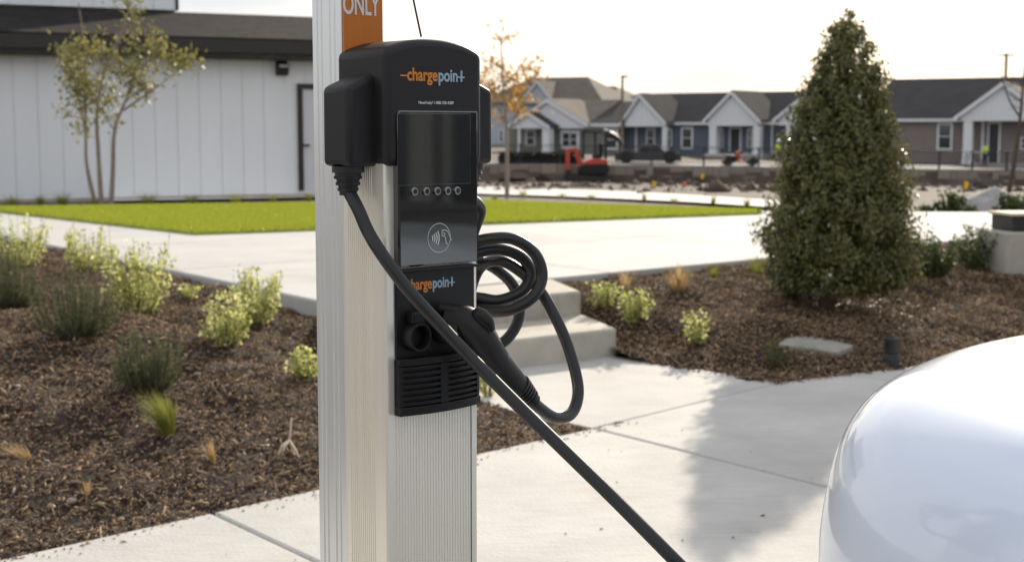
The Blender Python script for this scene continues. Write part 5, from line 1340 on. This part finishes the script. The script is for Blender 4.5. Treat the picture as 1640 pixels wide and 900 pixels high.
# ---- gravel pile and dirt mounds
def mound(name, px, py, pw, ph, m, label, cat, seed, group=None):
    b_ = GF(px, py); s_ = b_.y / FPX; rng = np.random.default_rng(seed); n = 40; g_ = np.linspace(-1, 1, n); X, Y = np.meshgrid(g_, g_)
    rr = np.sqrt(X ** 2 + Y ** 2) * (1 + .12 * np.sin(3 * np.arctan2(Y, X) + seed)); Z = np.clip(1 - rr, 0, 1) ** .85 * ph * s_ + rng.normal(0, .012 * ph * s_, X.shape) - .04
    ii = np.arange(n * n).reshape(n, n); Q = np.stack([ii[:-1, :-1], ii[:-1, 1:], ii[1:, 1:], ii[1:, :-1]], -1).reshape(-1, 4)
    o = np_mesh(name, np.stack([X * pw * s_ / 2, Y * pw * s_ / 2, Z], -1).reshape(-1, 3), Q, m); o.location = b_; tag(o, label, cat, group); return o
mound('gravel_pile', 1592, 336, 150, 42, 'gravel', 'grey gravel pile on the dirt behind the plaza', 'pile', 1)
mound('soil_heap', 868, 290, 40, 12, 'mulch', 'small dark soil heap beside the excavator bucket', 'pile', 2)
mound('soil_heap', 1024, 312, 26, 9, 'mulch', 'small dark soil heap near the far path', 'pile', 3)
mound('soil_heap', 1130, 315, 30, 7, 'mulch', 'flat dark soil heap near the tall yellow flag', 'pile', 4)
mound('soil_heap', 825, 284, 50, 14, 'dirt', 'brown soil heap behind the autumn sapling', 'pile', 5)

# ---- clods of earth over the site
n = 1800; cy_ = RNG.uniform(38, 79, n); cx_ = RNG.uniform(-.12, .42, n) * cy_; cz_ = far_z(cx_, cy_); sz_ = RNG.gamma(1.6, .035, n) + .02
dirs = np.array([(1, 0, 0), (0, 1, 0), (-1, 0, 0), (0, -1, 0), (0, 0, .9), (0, 0, -.5)])
V = (np.stack([cx_, cy_, cz_], 1)[:, None] + dirs[None] * sz_[:, None, None] * RNG.uniform(.6, 1.5, (n, 6, 1))).reshape(-1, 3)
Fq = (np.array([(0, 1, 4), (1, 2, 4), (2, 3, 4), (3, 0, 4), (1, 0, 5), (2, 1, 5), (3, 2, 5), (0, 3, 5)])[None] + (np.arange(n) * 6)[:, None, None]).reshape(-1, 3)
o_ = kind(np_mesh('earth_clods', V, Fq, 'dirt'), 'stuff'); o_['label'] = 'brown clods of dug earth scattered over the site'

# ---- small things in the right bed
b_ = G(1432, 588, 0.0) + Vector((0, .06, 0)); b_.z = 0
root = empty('bollard_light', b_, 0, 'short black bollard light at the edge of the mulch bed', 'lamp'); s_ = b_.y / FPX
m = MB(); prof = [(0, 17), (4, 17), (6, 13), (18, 12.5), (20, 11), (22, 12.5), (38, 12), (40, 13), (45, 12.5), (47, 9)]
m.tube([(0, 0, p_[0] * s_) for p_ in prof], [p_[1] * s_ for p_ in prof], 20); m.build('housing', 'iron', root, smooth=35)
m = MB(); m.tube([(0, 0, 46.5 * s_), (0, 0, 48.5 * s_)], [8 * s_, 7 * s_], 16); m.build('cap', 'black', root, smooth=35)
b_ = GB(1305, 560, True); s_ = b_.y / FPX
rnd = random.Random(8)
pts = [(-60, 0), (-38, 30), (0, 42), (25, 30), (62, 0), (40, -22), (22, -38), (-10, -18), (-32, -12)]
m = MB(); m.prism([(p_[0] * s_, p_[1] * s_ * 1.6) for p_ in pts], -.03, .022); o_ = m.build('ground_marker_stone', 'lid', None, bevel=.008); o_.location = b_ + Vector((0, 0, .012)); o_.rotation_euler = (R(3), R(1), 0)
tag(o_, 'weathered grey green lid half buried in the mulch', 'lid')
b_ = G(1640, 436, .25); s_ = b_.y / FPX
root = empty('low_pillar', (b_.x, b_.y, .15), R(8), 'low concrete pillar with dark cap beside the stiff branched shrub', 'pillar')
m = MB(); m.box(-.17, .55, .0, .50, -.1, (432 - 368) * s_ + .1); m.build('block', 'step', root, bevel=.015)
m = MB(); m.box(-.07, .50, .08, .45, (432 - 368) * s_ + .101, (432 - 343) * s_ + .1); m.build('lantern', 'iron', root, bevel=.01)
m = MB(); m.box(-.09, .52, .06, .47, (432 - 343) * s_ + .101, (432 - 343) * s_ + .125); m.build('cap', 'twig', root, bevel=.006)
